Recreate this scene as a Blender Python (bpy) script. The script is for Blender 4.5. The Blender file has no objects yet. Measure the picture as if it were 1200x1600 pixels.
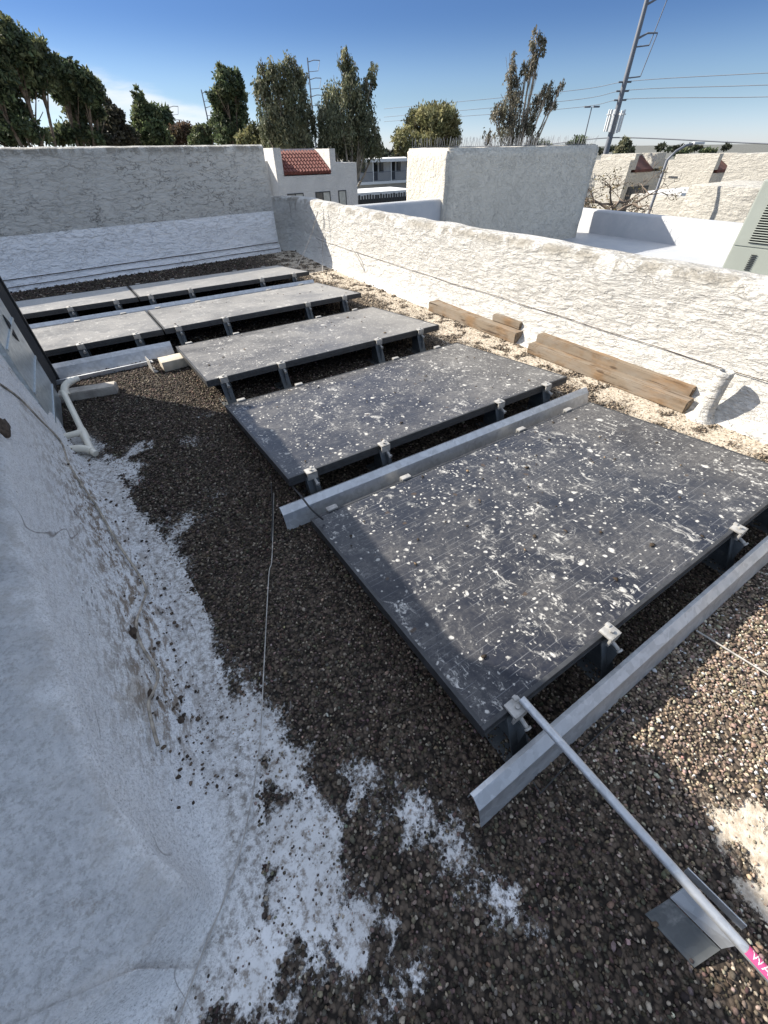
import bpy, bmesh, math, random
import numpy as np
from mathutils import Vector, Matrix, noise as mnoise
random.seed(7); RNG = np.random.default_rng(11)
R = math.radians
SC = bpy.context.scene
COL = SC.collection

# ------------------------------------------------------------------ camera, world, sun, exposure
CAM_H = 1.22
F_PX, PITCH, ROLL, YAW = 622.5, R(42.4), R(1.04), R(32.25)
_c, _s = math.cos(-YAW), math.sin(-YAW)
def _rz(v): return Vector((_c*v.x-_s*v.y, _s*v.x+_c*v.y, v.z))
_fw = Vector((0, math.cos(PITCH), -math.sin(PITCH))); _dn = Vector((0, -math.sin(PITCH), -math.cos(PITCH))); _r = Vector((1, 0, 0))
RT = _rz(math.cos(ROLL)*_r+math.sin(ROLL)*_dn); DN = _rz(-math.sin(ROLL)*_r+math.cos(ROLL)*_dn); FW = _rz(_fw)
CP = Vector((0, 0, CAM_H))
cam = bpy.data.cameras.new('camera'); cam.sensor_fit = 'VERTICAL'; cam.sensor_height = 24; cam.lens = F_PX/1600*24
cam.clip_start = .02; cam.clip_end = 3000
co = bpy.data.objects.new('camera', cam); COL.objects.link(co)
M = Matrix((RT, -DN, -FW)).transposed().to_4x4(); M.translation = CP; co.matrix_world = M
SC.camera = co

SUN_TO = Vector((-.90, 1.24, 1.0)).normalized()      # towards the sun
SUN_EL = math.asin(SUN_TO.z); SUN_AZ = math.atan2(SUN_TO.x, SUN_TO.y)
W = bpy.data.worlds.new('World'); SC.world = W; W.use_nodes = True
nt = W.node_tree; nt.nodes.clear()
wo = nt.nodes.new('ShaderNodeOutputWorld'); bg = nt.nodes.new('ShaderNodeBackground'); sky = nt.nodes.new('ShaderNodeTexSky')
sky.sky_type = 'NISHITA'; sky.sun_disc = False; sky.sun_elevation = SUN_EL; sky.sun_rotation = SUN_AZ
sky.altitude = 1200; sky.air_density = 1.0; sky.dust_density = .25; sky.ozone_density = 3.0
bg.inputs['Strength'].default_value = .15
def wn(t, **k):
    n = nt.nodes.new(t)
    for a, b in k.items(): setattr(n, a, b)
    return n
# a thin cloud sheet low on the left of the sky
tc = wn('ShaderNodeTexCoord')
def wdot(vec):
    n = wn('ShaderNodeVectorMath', operation='DOT_PRODUCT'); nt.links.new(tc.outputs['Generated'], n.inputs[0]); n.inputs[1].default_value = vec; return n.outputs['Value']
def wmap(val, a, b, c=0, d=1):
    n = wn('ShaderNodeMapRange', interpolation_type='SMOOTHERSTEP'); nt.links.new(val, n.inputs['Value'])
    for i, q in zip(('From Min', 'From Max', 'To Min', 'To Max'), (a, b, c, d)): n.inputs[i].default_value = q
    return n.outputs['Result']
def wmath(op, a, b):
    n = wn('ShaderNodeMath', operation=op)
    for i, q in enumerate((a, b)):
        if isinstance(q, (int, float)): n.inputs[i].default_value = q
        else: nt.links.new(q, n.inputs[i])
    return n.outputs[0]
va, vb = Vector((.065, .992, .109)), Vector((.276, .959, .057))
nrm = va.cross(vb).normalized()
if nrm.z > 0: nrm = -nrm
cmid = Vector((.16, .98, .06)).normalized()
wnz = wn('ShaderNodeTexNoise'); wnz.inputs['Scale'].default_value = 9; wnz.inputs['Detail'].default_value = 7; wnz.inputs['Roughness'].default_value = .55
wm = wn('ShaderNodeMapping'); wm.inputs['Scale'].default_value = (1, 1, 5); nt.links.new(tc.outputs['Generated'], wm.inputs['Vector']); nt.links.new(wm.outputs[0], wnz.inputs['Vector'])
edge = wmath('ADD', wdot(nrm), wmath('MULTIPLY', wmath('SUBTRACT', wnz.outputs['Fac'], .5), .06))
m1 = wmath('MULTIPLY', wmap(edge, -.006, .03), wmap(edge, .10, .03))
m1 = wmath('MULTIPLY', m1, wmap(wdot(cmid), .950, .990))
m1 = wmath('MULTIPLY', m1, wmap(wnz.outputs['Fac'], .25, .62, .35, 1))
mix = wn('ShaderNodeMix', data_type='RGBA'); nt.links.new(wmath('MULTIPLY', m1, .75), mix.inputs[0])
# deep blue low sky, paler at the horizon; overhead brightened as added fill light
sx = wn('ShaderNodeSeparateXYZ'); nt.links.new(tc.outputs['Generated'], sx.inputs[0])
rp_ = wn('ShaderNodeValToRGB'); rp_.color_ramp.interpolation = 'EASE'; nt.links.new(sx.outputs['Z'], rp_.inputs[0]); el_ = rp_.color_ramp.elements
el_[0].position = 0; el_[0].color = (.34, .37, .50, 1); el_[1].position = 1; el_[1].color = (3.2, 2.08, 1.32, 1)
for p_, c_ in ((.07, (.27, .295, .35)), (.16, (.16, .205, .29)), (.30, (.21, .235, .305)), (.52, (3.0, 1.98, 1.28))):
    e_ = el_.new(p_); e_.color = (*c_, 1)
tint = wn('ShaderNodeMix', data_type='RGBA', blend_type='MULTIPLY'); tint.inputs[0].default_value = 1
nt.links.new(sky.outputs[0], tint.inputs[6]); nt.links.new(rp_.outputs[0], tint.inputs[7])
nt.links.new(tint.outputs[2], mix.inputs[6]); mix.inputs[7].default_value = (3.0, 3.1, 3.2, 1)
nt.links.new(mix.outputs[2], bg.inputs['Color']); nt.links.new(bg.outputs[0], wo.inputs['Surface'])

sl = bpy.data.lights.new('sun', 'SUN'); sl.energy = 5.0; sl.angle = R(.5); sl.color = (1, .93, .82)
so = bpy.data.objects.new('sun', sl); COL.objects.link(so); so.rotation_euler = (-SUN_TO).to_track_quat('-Z', 'Y').to_euler(); so.location = (-8, 12, 12)
SC.view_settings.view_transform = 'Standard'; SC.view_settings.look = 'None'; SC.view_settings.gamma = 1
SC.view_settings.exposure = 1.15

# pixel -> point helpers (photo pixels, measured once to get real positions)
def ray(u, v): return RT*((u-600)/F_PX)+DN*((v-800)/F_PX)+FW
def G(u, v, z=0.): d = ray(u, v); return CP+d*((z-CAM_H)/d.z)
def GX(u, v, x): d = ray(u, v); return CP+d*(x/d.x)
def GY(u, v, y): d = ray(u, v); return CP+d*(y/d.y)
def GD(u, v, r): d = ray(u, v); return CP+d*(r/math.hypot(d.x, d.y))
def pxm(u, v, r): return (GD(u+1, v, r)-GD(u, v, r)).length

# ------------------------------------------------------------------ mesh helpers
class MB:
    def __init__(s): s.v = []; s.f = []; s.c = None
    def add(s, v, f):
        o = len(s.v); s.v += [tuple(p) for p in v]; s.f += [tuple(i+o for i in q) for q in f]; return s
    def box(s, c, d, rz=0, rx=0, ry=0, bev=0):
        bm = bmesh.new(); bmesh.ops.create_cube(bm, size=1)
        bmesh.ops.scale(bm, vec=d, verts=bm.verts)
        if bev: bmesh.ops.bevel(bm, geom=bm.edges[:], offset=bev, segments=2, affect='EDGES', profile=.6)
        m = Matrix.Translation(c) @ Matrix.Rotation(rz, 4, 'Z') @ Matrix.Rotation(ry, 4, 'Y') @ Matrix.Rotation(rx, 4, 'X')
        bmesh.ops.transform(bm, matrix=m, verts=bm.verts)
        return s.frombm(bm)
    def frombm(s, bm):
        bm.verts.index_update()
        s.add([v.co[:] for v in bm.verts], [[v.index for v in f.verts] for f in bm.faces]); bm.free(); return s
    def b6(s, x0, x1, y0, y1, z0, z1, bev=0): return s.box(((x0+x1)/2, (y0+y1)/2, (z0+z1)/2), (x1-x0, y1-y0, z1-z0), bev=bev)
    def tube(s, pts, r, n=8, cap=True):
        pts = [Vector(p) for p in pts]; k = len(pts); vs = []; fs = []
        rr = r if isinstance(r, (list, tuple)) else [r]*k
        up = None
        for i, p in enumerate(pts):
            t = (pts[min(i+1, k-1)]-pts[max(i-1, 0)])
            if t.length < 1e-9: t = Vector((0, 0, 1))
            t.normalize()
            a = (up if up is not None else (Vector((0, 0, 1)) if abs(t.z) < .9 else Vector((1, 0, 0))))
            b = t.cross(a)
            if b.length < 1e-6: b = t.orthogonal()
            b.normalize(); a = b.cross(t).normalized(); up = a
            for j in range(n):
                w = 2*math.pi*j/n; vs.append(p+(a*math.cos(w)+b*math.sin(w))*rr[i])
        for i in range(k-1):
            for j in range(n):
                fs.append((i*n+j, i*n+(j+1) % n, (i+1)*n+(j+1) % n, (i+1)*n+j))
        if cap: fs.append(tuple(range(n))[::-1]); fs.append(tuple((k-1)*n+j for j in range(n)))
        return s.add(vs, fs)
    def sheet(s, prof, x0, x1, th=.002, nx=1, wob=0):
        """folded sheet: profile of (y,z), run along x, with thickness"""
        n = len(prof); P = [Vector((0, y, z)) for y, z in prof]; N = []
        for i in range(n):
            d = P[min(i+1, n-1)]-P[max(i-1, 0)]; N.append(Vector((0, -d.z, d.y)).normalized()*th)
        vs = []; fs = []
        for k in range(nx+1):
            x = x0+(x1-x0)*k/nx; dz = wob*math.sin(k*2.1+x)
            vs += [(x, p.y, p.z+dz) for p in P]+[(x, p.y+q.y, p.z+q.z+dz) for p, q in zip(P, N)]
        m = 2*n
        for k in range(nx):
            a, b = k*m, (k+1)*m
            for i in range(n-1):
                fs.append((a+i, b+i, b+i+1, a+i+1)); fs.append((a+n+i, a+n+i+1, b+n+i+1, b+n+i))
            fs.append((a, a+n, b+n, b)); fs.append((a+n-1, b+n-1, b+2*n-1, a+2*n-1))
        for a, fl in ((0, 0), (nx*m, 1)):
            for i in range(n-1):
                q = (a+i, a+i+1, a+n+i+1, a+n+i); fs.append(q if not fl else q[::-1])
        return s.add(vs, fs)
    def grid(s, pts):
        h = len(pts); w = len(pts[0])
        return s.add([p for r in pts for p in r], [(i*w+j, i*w+j+1, (i+1)*w+j+1, (i+1)*w+j) for i in range(h-1) for j in range(w-1)])
    def build(s, name, mat, parent=None, smooth=False, loc=None, label=None):
        v = s.v
        if parent is None and loc is None:
            a = np.array(v); lo, hi = a.min(0), a.max(0); loc = ((lo[0]+hi[0])/2, (lo[1]+hi[1])/2, lo[2])
        if parent is None: v = [(p[0]-loc[0], p[1]-loc[1], p[2]-loc[2]) for p in v]
        me = bpy.data.meshes.new(name); me.from_pydata(v, [], s.f); me.update()
        if smooth:
            me.polygons.foreach_set('use_smooth', [True]*len(me.polygons))
            if smooth != 2: me.set_sharp_from_angle(angle=R(40))
        me.materials.append(mat)
        o = bpy.data.objects.new(name, me); COL.objects.link(o)
        if parent is not None: o.parent = parent
        else: o.location = loc
        if label: o['label'] = label
        return o
def tag(o, label, cat, group=None):
    o['label'] = label; o['category'] = cat
    if group: o['group'] = group
    return o
def struct(o, kind='structure', label=None):
    o['kind'] = kind
    if label: o['label'] = label
    return o
def thing(name, label, cat, loc=(0, 0, 0), rz=0, group=None):
    o = bpy.data.objects.new(name, None); COL.objects.link(o); o.location = loc; o.rotation_euler = (0, 0, rz); o.empty_display_size = .1
    return tag(o, label, cat, group)
def copy_tree(o, parent=None):
    c = o.copy(); COL.objects.link(c)
    if parent is not None: c.parent = parent
    for ch in list(o.children): copy_tree(ch, c)
    return c
def npmesh(name, v, faces_n, mat, col=None, loc=(0, 0, 0), smooth=False, parent=None):
    """v (N,3), faces (M,k) arrays"""
    me = bpy.data.meshes.new(name); n = len(v); m, k = faces_n.shape
    me.vertices.add(n); me.vertices.foreach_set('co', np.asarray(v, np.float32).ravel())
    me.loops.add(m*k); me.loops.foreach_set('vertex_index', faces_n.astype(np.int32).ravel())
    me.polygons.add(m); me.polygons.foreach_set('loop_start', np.arange(0, m*k, k, dtype=np.int32))
    if smooth: me.polygons.foreach_set('use_smooth', np.ones(m, bool))
    me.update(calc_edges=True)
    if col is not None:
        at = me.color_attributes.new('Col', 'FLOAT_COLOR', 'POINT')
        at.data.foreach_set('color', np.concatenate([col, np.ones((n, 1))], 1).astype(np.float32).ravel())
    me.materials.append(mat)
    o = bpy.data.objects.new(name, me); COL.objects.link(o); o.location = loc
    if parent is not None: o.parent = parent
    return o

# ------------------------------------------------------------------ materials
class NM:
    def __init__(s, name):
        s.m = bpy.data.materials.new(name); s.m.use_nodes = True; s.t = s.m.node_tree
        s.b = s.t.nodes['Principled BSDF']; s.out = s.t.nodes['Material Output']; s.tc = None
    def n(s, t, **k):
        n = s.t.nodes.new(t)
        for a, b in k.items(): setattr(n, a, b)
        return n
    def l(s, a, b): s.t.links.new(a, b)
    def put(s, sock, val):
        if hasattr(val, 'is_output'): s.l(val, sock)
        else: sock.default_value = val if not isinstance(val, tuple) or len(val) != 3 or sock.type != 'RGBA' else (*val, 1)
    def co(s, scale=(1, 1, 1), rot=(0, 0, 0), kind='Object'):
        if s.tc is None: s.tc = s.n('ShaderNodeTexCoord')
        m = s.n('ShaderNodeMapping'); m.inputs['Scale'].default_value = scale; m.inputs['Rotation'].default_value = rot
        s.l(s.tc.outputs[kind], m.inputs['Vector']); return m.outputs[0]
    def sep(s, v):
        n = s.n('ShaderNodeSeparateXYZ'); s.l(v, n.inputs[0]); return n.outputs
    def noise(s, vec, scale, detail=4, rough=.55, dist=0, out='Fac'):
        n = s.n('ShaderNodeTexNoise'); s.l(vec, n.inputs['Vector'])
        n.inputs['Scale'].default_value = scale; n.inputs['Detail'].default_value = detail; n.inputs['Roughness'].default_value = rough; n.inputs['Distortion'].default_value = dist
        return n.outputs[out]
    def voro(s, vec, scale, feat='F1', out='Distance', rnd=1):
        n = s.n('ShaderNodeTexVoronoi', feature=feat); s.l(vec, n.inputs['Vector']); n.inputs['Scale'].default_value = scale; n.inputs['Randomness'].default_value = rnd
        return n.outputs[out]
    def mp(s, val, a, b, c=0., d=1., sm=True):
        n = s.n('ShaderNodeMapRange', interpolation_type='SMOOTHSTEP' if sm else 'LINEAR'); s.put(n.inputs['Value'], val)
        for i, q in zip(('From Min', 'From Max', 'To Min', 'To Max'), (a, b, c, d)): s.put(n.inputs[i], q)
        return n.outputs['Result']
    def ma(s, op, a, b=0., c=None):
        n = s.n('ShaderNodeMath', operation=op); s.put(n.inputs[0], a); s.put(n.inputs[1], b)
        if c is not None: s.put(n.inputs[2], c)
        return n.outputs[0]
    def mix(s, f, a, b, blend='MIX'):
        n = s.n('ShaderNodeMix', data_type='RGBA', blend_type=blend); s.put(n.inputs[0], f); s.put(n.inputs[6], a); s.put(n.inputs[7], b); return n.outputs[2]
    def warp(s, vec, scale, amt):
        nz = s.noise(vec, scale, 3, out='Color')
        a = s.n('ShaderNodeVectorMath', operation='MULTIPLY_ADD'); s.l(nz, a.inputs[0]); a.inputs[1].default_value = (amt,)*3; s.l(vec, a.inputs[2]); return a.outputs[0]
    def bump(s, h, strength=.5, dist=.01, prev=None):
        n = s.n('ShaderNodeBump'); s.put(n.inputs['Height'], h); n.inputs['Strength'].default_value = strength; n.inputs['Distance'].default_value = dist
        if prev is not None: s.l(prev, n.inputs['Normal'])
        return n.outputs[0]
    def done(s, col, rough=.8, metal=0., nor=None, spec=None):
        s.put(s.b.inputs['Base Color'], col); s.put(s.b.inputs['Roughness'], rough); s.put(s.b.inputs['Metallic'], metal)
        if nor is not None: s.l(nor, s.b.inputs['Normal'])
        if spec is not None: s.b.inputs['Specular IOR Level'].default_value = spec
        return s.m
def simple(name, col, rough=.7, metal=0., var=.15, scale=6, bump=0., bs=60):
    m = NM(name); v = m.co(); nz = m.noise(v, scale, 6, .6)
    c = m.mix(m.mp(nz, .3, .7), tuple(x*(1-var) for x in col), tuple(min(1, x*(1+var)) for x in col))
    nb = m.bump(m.noise(v, bs, 5), bump, .005) if bump else None
    return m.done(c, rough, metal, nb)

def mat_stucco(name, base, line, lines=.5, scale=1., bumpd=.012, band=None, topstain=None, white=(.78, .79, .82), st=(1, .5, 1.3), rot=(0, 0, 0)):
    """trowelled stucco: flat trowel laps with ragged edges, dirt and painted crack shade sitting in the edges"""
    m = NM(name); v = m.co(); vs = m.co(st, rot); w = m.warp(vs, 7*scale, .055/scale)
    n1 = m.noise(w, 11*scale, 6, .62, .25)
    n2 = m.noise(m.warp(vs, 16*scale, .03/scale), 26*scale, 5, .62, .2)
    e1 = m.mp(m.ma('ABSOLUTE', m.ma('SUBTRACT', n1, .5)), 0., .020)
    e2 = m.mp(m.ma('ABSOLUTE', m.ma('SUBTRACT', n2, .52)), 0., .022)
    gate = m.mp(m.noise(v, 6.1*scale, 5, .7), .44, .56)
    gate2 = m.mp(m.noise(w, 8.7*scale, 5, .7), .45, .57)
    l1 = m.ma('MULTIPLY', m.ma('SUBTRACT', 1., e1), gate); l2 = m.ma('MULTIPLY', m.ma('SUBTRACT', 1., e2), gate2)
    ln = m.ma('MINIMUM', m.ma('ADD', l1, m.ma('MULTIPLY', l2, .8)), 1.)
    big = m.noise(v, 1.1, 6, .65)
    c = m.mix(m.mp(big, .3, .7), tuple(x*.92 for x in base), tuple(min(.9, x*1.05) for x in base))
    lf = m.mp(m.noise(v, 1.7, 5, .65), .35, .65, lines*.35, lines*1.15)
    if band is not None:
        z = m.sep(v)[2]; zb = m.ma('ADD', z, m.ma('MULTIPLY', m.ma('SUBTRACT', m.noise(v, 14, 3), .5), .012))
        bm_ = m.mp(zb, band-.006, band+.006, 1, 0)
        c = m.mix(bm_, c, white); lf = m.ma('MULTIPLY', lf, m.ma('SUBTRACT', 1., m.ma('MULTIPLY', bm_, .6)))
    c = m.mix(m.ma('MULTIPLY', ln, lf), c, line)
    if topstain is not None:
        z = m.sep(v)[2]; nz = m.noise(m.co((4, 4, 1)), 1.5, 6, .7); sp = m.ma('MULTIPLY', m.mp(z, topstain-.09, topstain-.02), m.mp(z, topstain-.005, topstain+.012, 1, 0))
        drip = m.ma('MULTIPLY', m.mp(z, topstain-.30, topstain-.05), m.mp(m.noise(m.co((9, 9, .7)), 1.3, 5, .6), .62, .72))
        stn = m.ma('MAXIMUM', m.ma('MULTIPLY', sp, m.mp(nz, .40, .54)), drip)
        c = m.mix(m.ma('MULTIPLY', stn, .8), c, (.21, .19, .155))
    h = m.ma('ADD', m.ma('MULTIPLY', m.mp(n1, .40, .60), .65), m.ma('MULTIPLY', m.mp(n2, .38, .62), .35))
    h = m.ma('SUBTRACT', h, m.ma('MULTIPLY', ln, .25))
    nb = m.bump(h, .85, bumpd); nb = m.bump(m.noise(v, 130*scale, 3), .3, .003, nb)
    return m.done(c, .9, 0, nb, .25)

MT = {}
MT['wall_grey'] = mat_stucco('grey stucco', (.52, .505, .465), (.085, .08, .07), .85, 1.15, .012, band=.53, topstain=1.27, white=(.86, .86, .86), st=(.55, 1, 1.2), rot=(0, R(35), 0))
MT['parapet'] = mat_stucco('white coated stucco', (.53, .515, .48), (.19, .17, .145),   .28, 1.35, .017, topstain=.685, st=(1, .42, 1.35))  # its line colour mostly paints the shade in the cracks
MT['block'] = mat_stucco('chimney stucco', (.60, .565, .49), (.28, .26, .22), .5, 1.2, .014, st=(.8, 1, 1))
MT['beige'] = mat_stucco('beige stucco', (.43, .408, .36), (.27, .25, .21), .2, .55, .03)
MT['pale'] = mat_stucco('pale stucco', (.58, .56, .53), (.45, .43, .40), .2, .6, .02)

def mat_coat():
    m = NM('white roof coating'); v = m.co()
    fine = m.noise(v, 140, 4, .7); med = m.noise(v, 22, 6, .6); big = m.noise(v, 3, 5, .6)
    c = m.mix(m.mp(big, .3, .7), (.84, .84, .84), (.88, .875, .86))
    c = m.mix(m.ma('MULTIPLY', m.mp(fine, .46, .62), .45), c, (.44, .43, .42)); c = m.mix(m.ma('MULTIPLY', m.mp(m.noise(v, 210, 4, .75), .54, .63), .60), c, (.26, .25, .24))
    dirt = m.ma('MULTIPLY', m.mp(m.noise(m.warp(v, 8, .06), 6, 8, .7), .56, .74), m.mp(m.noise(v, 60, 4, .7), .42, .6))
    c = m.mix(m.ma('MULTIPLY', dirt, .8), c, (.17, .12, .08)); och = m.ma('MULTIPLY', m.mp(m.noise(m.warp(v, 5, .1), 3.3, 7, .72), .60, .70), .55); c = m.mix(och, c, (.42, .34, .25))
    sp = m.mp(m.voro(v, 38), .10, .15, 1, 0); sg = m.mp(m.noise(v, 5, 4), .55, .66)
    c = m.mix(m.ma('MULTIPLY', m.ma('MULTIPLY', sp, sg), .9), c, (.05, .035, .025))
    # long hairline cracks with dirt
    n = m.noise(m.co((1, .35, .6), (0, 0, .25)), 3.2, 3, .5, .6)
    cr = m.ma('MULTIPLY', m.mp(m.ma('ABSOLUTE', m.ma('SUBTRACT', n, .5)), 0., .004, 1, 0), m.mp(m.noise(v, 4, 3), .5, .62))
    c = m.mix(m.ma('MULTIPLY', cr, .7), c, (.12, .09, .07))
    at = m.n('ShaderNodeAttribute', attribute_name='Col'); A = m.sep(at.outputs['Color']); vs = m.co((1.6, .5, 1.6), (0, 0, .15))
    gk = m.mix(m.mp(m.noise(v, 36, 6, .7), .35, .65), (.45, .455, .46), (.57, .575, .58)); gk = m.mix(m.mp(m.noise(v, 95, 5, .75), .47, .62, 0, .55), gk, (.27, .265, .25)); gk = m.mix(m.ma('MULTIPLY', m.mp(m.noise(m.warp(v, 6, .08), 5, 7, .75), .56, .68), m.mp(m.noise(v, 80, 4, .7), .42, .6)), gk, (.23, .19, .15))
    c = m.mix(A[0], c, gk)
    st = m.ma('MULTIPLY', A[1], m.mp(m.noise(m.warp(vs, 9, .05), 32, 7, .78), .46, .58)); c = m.mix(m.ma('MULTIPLY', st, .85), c, (.22, .165, .115))
    c = m.mix(m.ma('MULTIPLY', A[2], m.mp(m.noise(v, 50, 6, .75), .44, .64, .1, .85)), c, (.20, .17, .14)); rdg = m.ma('MULTIPLY', m.ma('MULTIPLY', A[0], m.ma('SUBTRACT', 1., A[0])), m.mp(m.noise(v, 18, 5, .7), .42, .6, 0, 1.5)); c = m.mix(rdg, c, (.27, .235, .19))
    st2 = m.ma('MULTIPLY', A[1], m.mp(m.voro(m.co((3, 1, 3), (0, 0, .2)), 14), .12, .2, 1, 0)); st2 = m.ma('MULTIPLY', st2, m.mp(m.noise(v, 7, 3), .45, .55)); c = m.mix(st2, c, (.04, .028, .02))
    nb = m.bump(m.ma('ADD', m.ma('MULTIPLY', fine, .5), m.noise(v, 48, 6, .72)), .95, .013)
    return m.done(c, .6, 0, nb, .35)
MT['coat'] = mat_coat()
MT['mound_top'] = MT['coat']

def mat_ground():
    m = NM('roof deck'); v = m.co(); at = m.n('ShaderNodeAttribute', attribute_name='Col'); cov = m.sep(at.outputs['Color'])[0]
    nz = m.noise(v, 30, 5, .7); cf = m.mp(m.ma('ADD', cov, m.ma('MULTIPLY', m.ma('SUBTRACT', m.noise(v, 75, 4, .75), .5), 1.5)), .30, .62)
    cells = m.voro(v, 75, out='Color'); d = m.voro(v, 75)
    g = m.mix(m.sep(cells)[0], (.035, .028, .022), (.13, .10, .075)); g = m.mix(m.mp(d, .35, .75), g, (.015, .012, .010))
    fine = m.noise(v, 120, 4, .7)
    wht = m.mix(m.mp(m.noise(v, 5, 6, .6), .35, .7), (.46, .455, .445), (.66, .66, .655)); wht = m.mix(m.ma('MULTIPLY', m.mp(m.noise(v, 50, 6, .75), .46, .64), .85), wht, (.17, .14, .11))
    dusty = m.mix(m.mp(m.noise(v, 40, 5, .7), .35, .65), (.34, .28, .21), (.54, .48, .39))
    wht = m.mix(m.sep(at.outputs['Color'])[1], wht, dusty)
    c = m.mix(cf, wht, g)
    nb = m.bump(m.ma('ADD', m.ma('MULTIPLY', m.ma('SUBTRACT', 1., d), cf), m.ma('MULTIPLY', fine, .4)), .7, .008)
    return m.done(c, .9, 0, nb, .2)
MT['ground'] = mat_ground()
def mat_vcol(name, rough=.9, bump=True, scale=180, spec=.2, trans=0):
    m = NM(name); at = m.n('ShaderNodeAttribute', attribute_name='Col'); v = m.co()
    c = m.mix(m.mp(m.noise(v, scale, 3), .35, .65, 0, .4), at.outputs['Color'], (.02, .016, .012)) if bump else at.outputs['Color']
    mm = m.done(c, rough, 0, None, spec)
    if trans:
        tr = m.n('ShaderNodeBsdfTranslucent'); m.l(c, tr.inputs['Color']); ms = m.n('ShaderNodeMixShader'); ms.inputs[0].default_value = trans
        m.l(m.b.outputs[0], ms.inputs[1]); m.l(tr.outputs[0], ms.inputs[2]); m.l(ms.outputs[0], m.out.inputs['Surface'])
    return mm
MT['pebble'] = mat_vcol('gravel pebbles')
MT['leaf'] = mat_vcol('leaves', .6, False, spec=.3, trans=.35)

def mat_panel():
    m = NM('dirty solar glass'); v = m.co(); x, y, z = m.sep(v)
    # cell lines: thin bright fingers along x
    t = m.ma('FRACT', m.ma('MULTIPLY', y, 1/.0212)); ln = m.mp(m.ma('ABSOLUTE', m.ma('SUBTRACT', t, .5)), .43, .49)
    dash = m.mp(m.noise(m.co((9, 60, 1)), 1.3, 3, .6), .45, .6)
    c = m.mix(m.ma('MULTIPLY', m.ma('MULTIPLY', ln, dash), .6), (.009, .011, .019), (.17, .175, .185))
    oi = m.n('ShaderNodeObjectInfo'); off = m.n('ShaderNodeVectorMath', operation='MULTIPLY_ADD')
    m.l(v, off.inputs[0]); off.inputs[1].default_value = (1, 1, 1)
    sc = m.n('ShaderNodeVectorMath', operation='SCALE'); m.l(oi.outputs['Location'], sc.inputs[0]); sc.inputs['Scale'].default_value = 3.7; m.l(sc.outputs[0], off.inputs[2]); w = off.outputs[0]
    film = m.noise(m.warp(w, 2, .5), 3.0, 8, .72); fine = m.noise(w, 60, 5, .75)
    fs = m.ma('MULTIPLY', m.mp(film, .34, .74, .01, .32), m.mp(fine, .3, .75, .4, 1.1))
    far = m.mp(m.sep(oi.outputs['Location'])[1], 1.0, 4.2, 0, 1, sm=False); fs = m.ma('ADD', fs, m.ma('MULTIPLY', far, m.mp(film, .2, .8, .22, .50)))  # far rows paler: grazing glare put into the film colour
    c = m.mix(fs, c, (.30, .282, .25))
    # scuffs and washed-out smears with ragged edges
    sc1 = m.noise(m.warp(w, 6, .25), 24, 7, .8, 1.5); c = m.mix(m.ma('MULTIPLY', m.mp(sc1, .56, .70), .5), c, (.50, .49, .45))
    sm = m.noise(m.warp(m.co((1, .6, 1), (0, 0, .5)), 11, .12), 21, 8, .78, .8); smg = m.mp(m.noise(w, 4.3, 5, .65), .42, .62)
    c = m.mix(m.ma('MULTIPLY', m.ma('MULTIPLY', m.mp(sm, .55, .62), smg), .7), c, (.62, .60, .55))
    # droppings, three sizes, ragged edges
    spots = None
    for s_, lo, hi, gate, seed in ((4, .08, .13, .74, 5), (7, .10, .18, .62, 0), (15, .12, .25, .54, 3), (32, .16, .34, .50, 9), (62, .2, .42, .45, 5)):
        wv = m.warp(m.warp(w, 9, .05), 55, .016)
        d = m.voro(wv, s_); cc = m.sep(m.voro(wv, s_, out='Color'))
        rad = m.mp(cc[0], gate, 1., 0., hi, sm=False); k = m.mp(d, m.ma('MULTIPLY', rad, .55), rad, 1, 0)
        k = m.ma('MULTIPLY', k, m.mp(cc[0], gate, gate+.03)); k = m.ma('MULTIPLY', k, m.mp(m.noise(w, 70+seed, 4, .7), .30, .55, .3, 1))
        k = m.ma('MULTIPLY', k, m.mp(m.noise(w, 2.6+seed*.4, 4, .6), .34, .48, .25, 1)); spots = k if spots is None else m.ma('MAXIMUM', spots, k)
    c = m.mix(m.ma('MULTIPLY', spots, .88), c, m.mix(m.noise(w, 40, 4), (.36, .34, .30), (.66, .65, .61)))
    dk = m.mp(m.voro(m.warp(w, 25, .04), 6.3), .05, .075, 1, 0); c = m.mix(m.ma('MULTIPLY', dk, .8), c, (.06, .04, .025))
    rg = m.ma('ADD', m.ma('MULTIPLY', fs, .55), .20); rg = m.mp(spots, 0, 1, rg, .8); m.put(m.b.inputs['Sheen Weight'], m.mp(fs, 0, .4, .5, 1.)); m.b.inputs['Sheen Roughness'].default_value = .28; m.b.inputs['Sheen Tint'].default_value = (1, .95, .86, 1)
    return m.done(c, rg, 0, m.bump(m.ma('ADD', spots, m.ma('MULTIPLY', fine, .25)), .25, .002), .32)
MT['panel'] = mat_panel()
def mat_galv(name='galvanised steel', base=(.50, .51, .52), rough=.40, metal=.75):
    m = NM(name); v = m.co(); sp = m.sep(m.voro(m.warp(v, 20, .02), 55, out='Color'))[0]; big = m.noise(m.co((1, 4, 4)), 5, 6, .7)
    c = m.mix(sp, tuple(x*.88 for x in base), tuple(x*1.1 for x in base)); c = m.mix(m.mp(big, .55, .75, 0, .45), c, (.34, .335, .32))
    dirt = m.mp(m.noise(v, 26, 7, .75), .62, .76); c = m.mix(m.ma('MULTIPLY', dirt, .5), c, (.19, .175, .15))
    return m.done(c, m.mp(big, .3, .7, rough, rough+.2), metal, m.bump(m.noise(v, 70, 4), .08, .002))
MT['galv'] = mat_galv(); MT['galv_dull'] = mat_galv('weathered steel plate', (.085, .09, .09), .5, .3)
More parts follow.
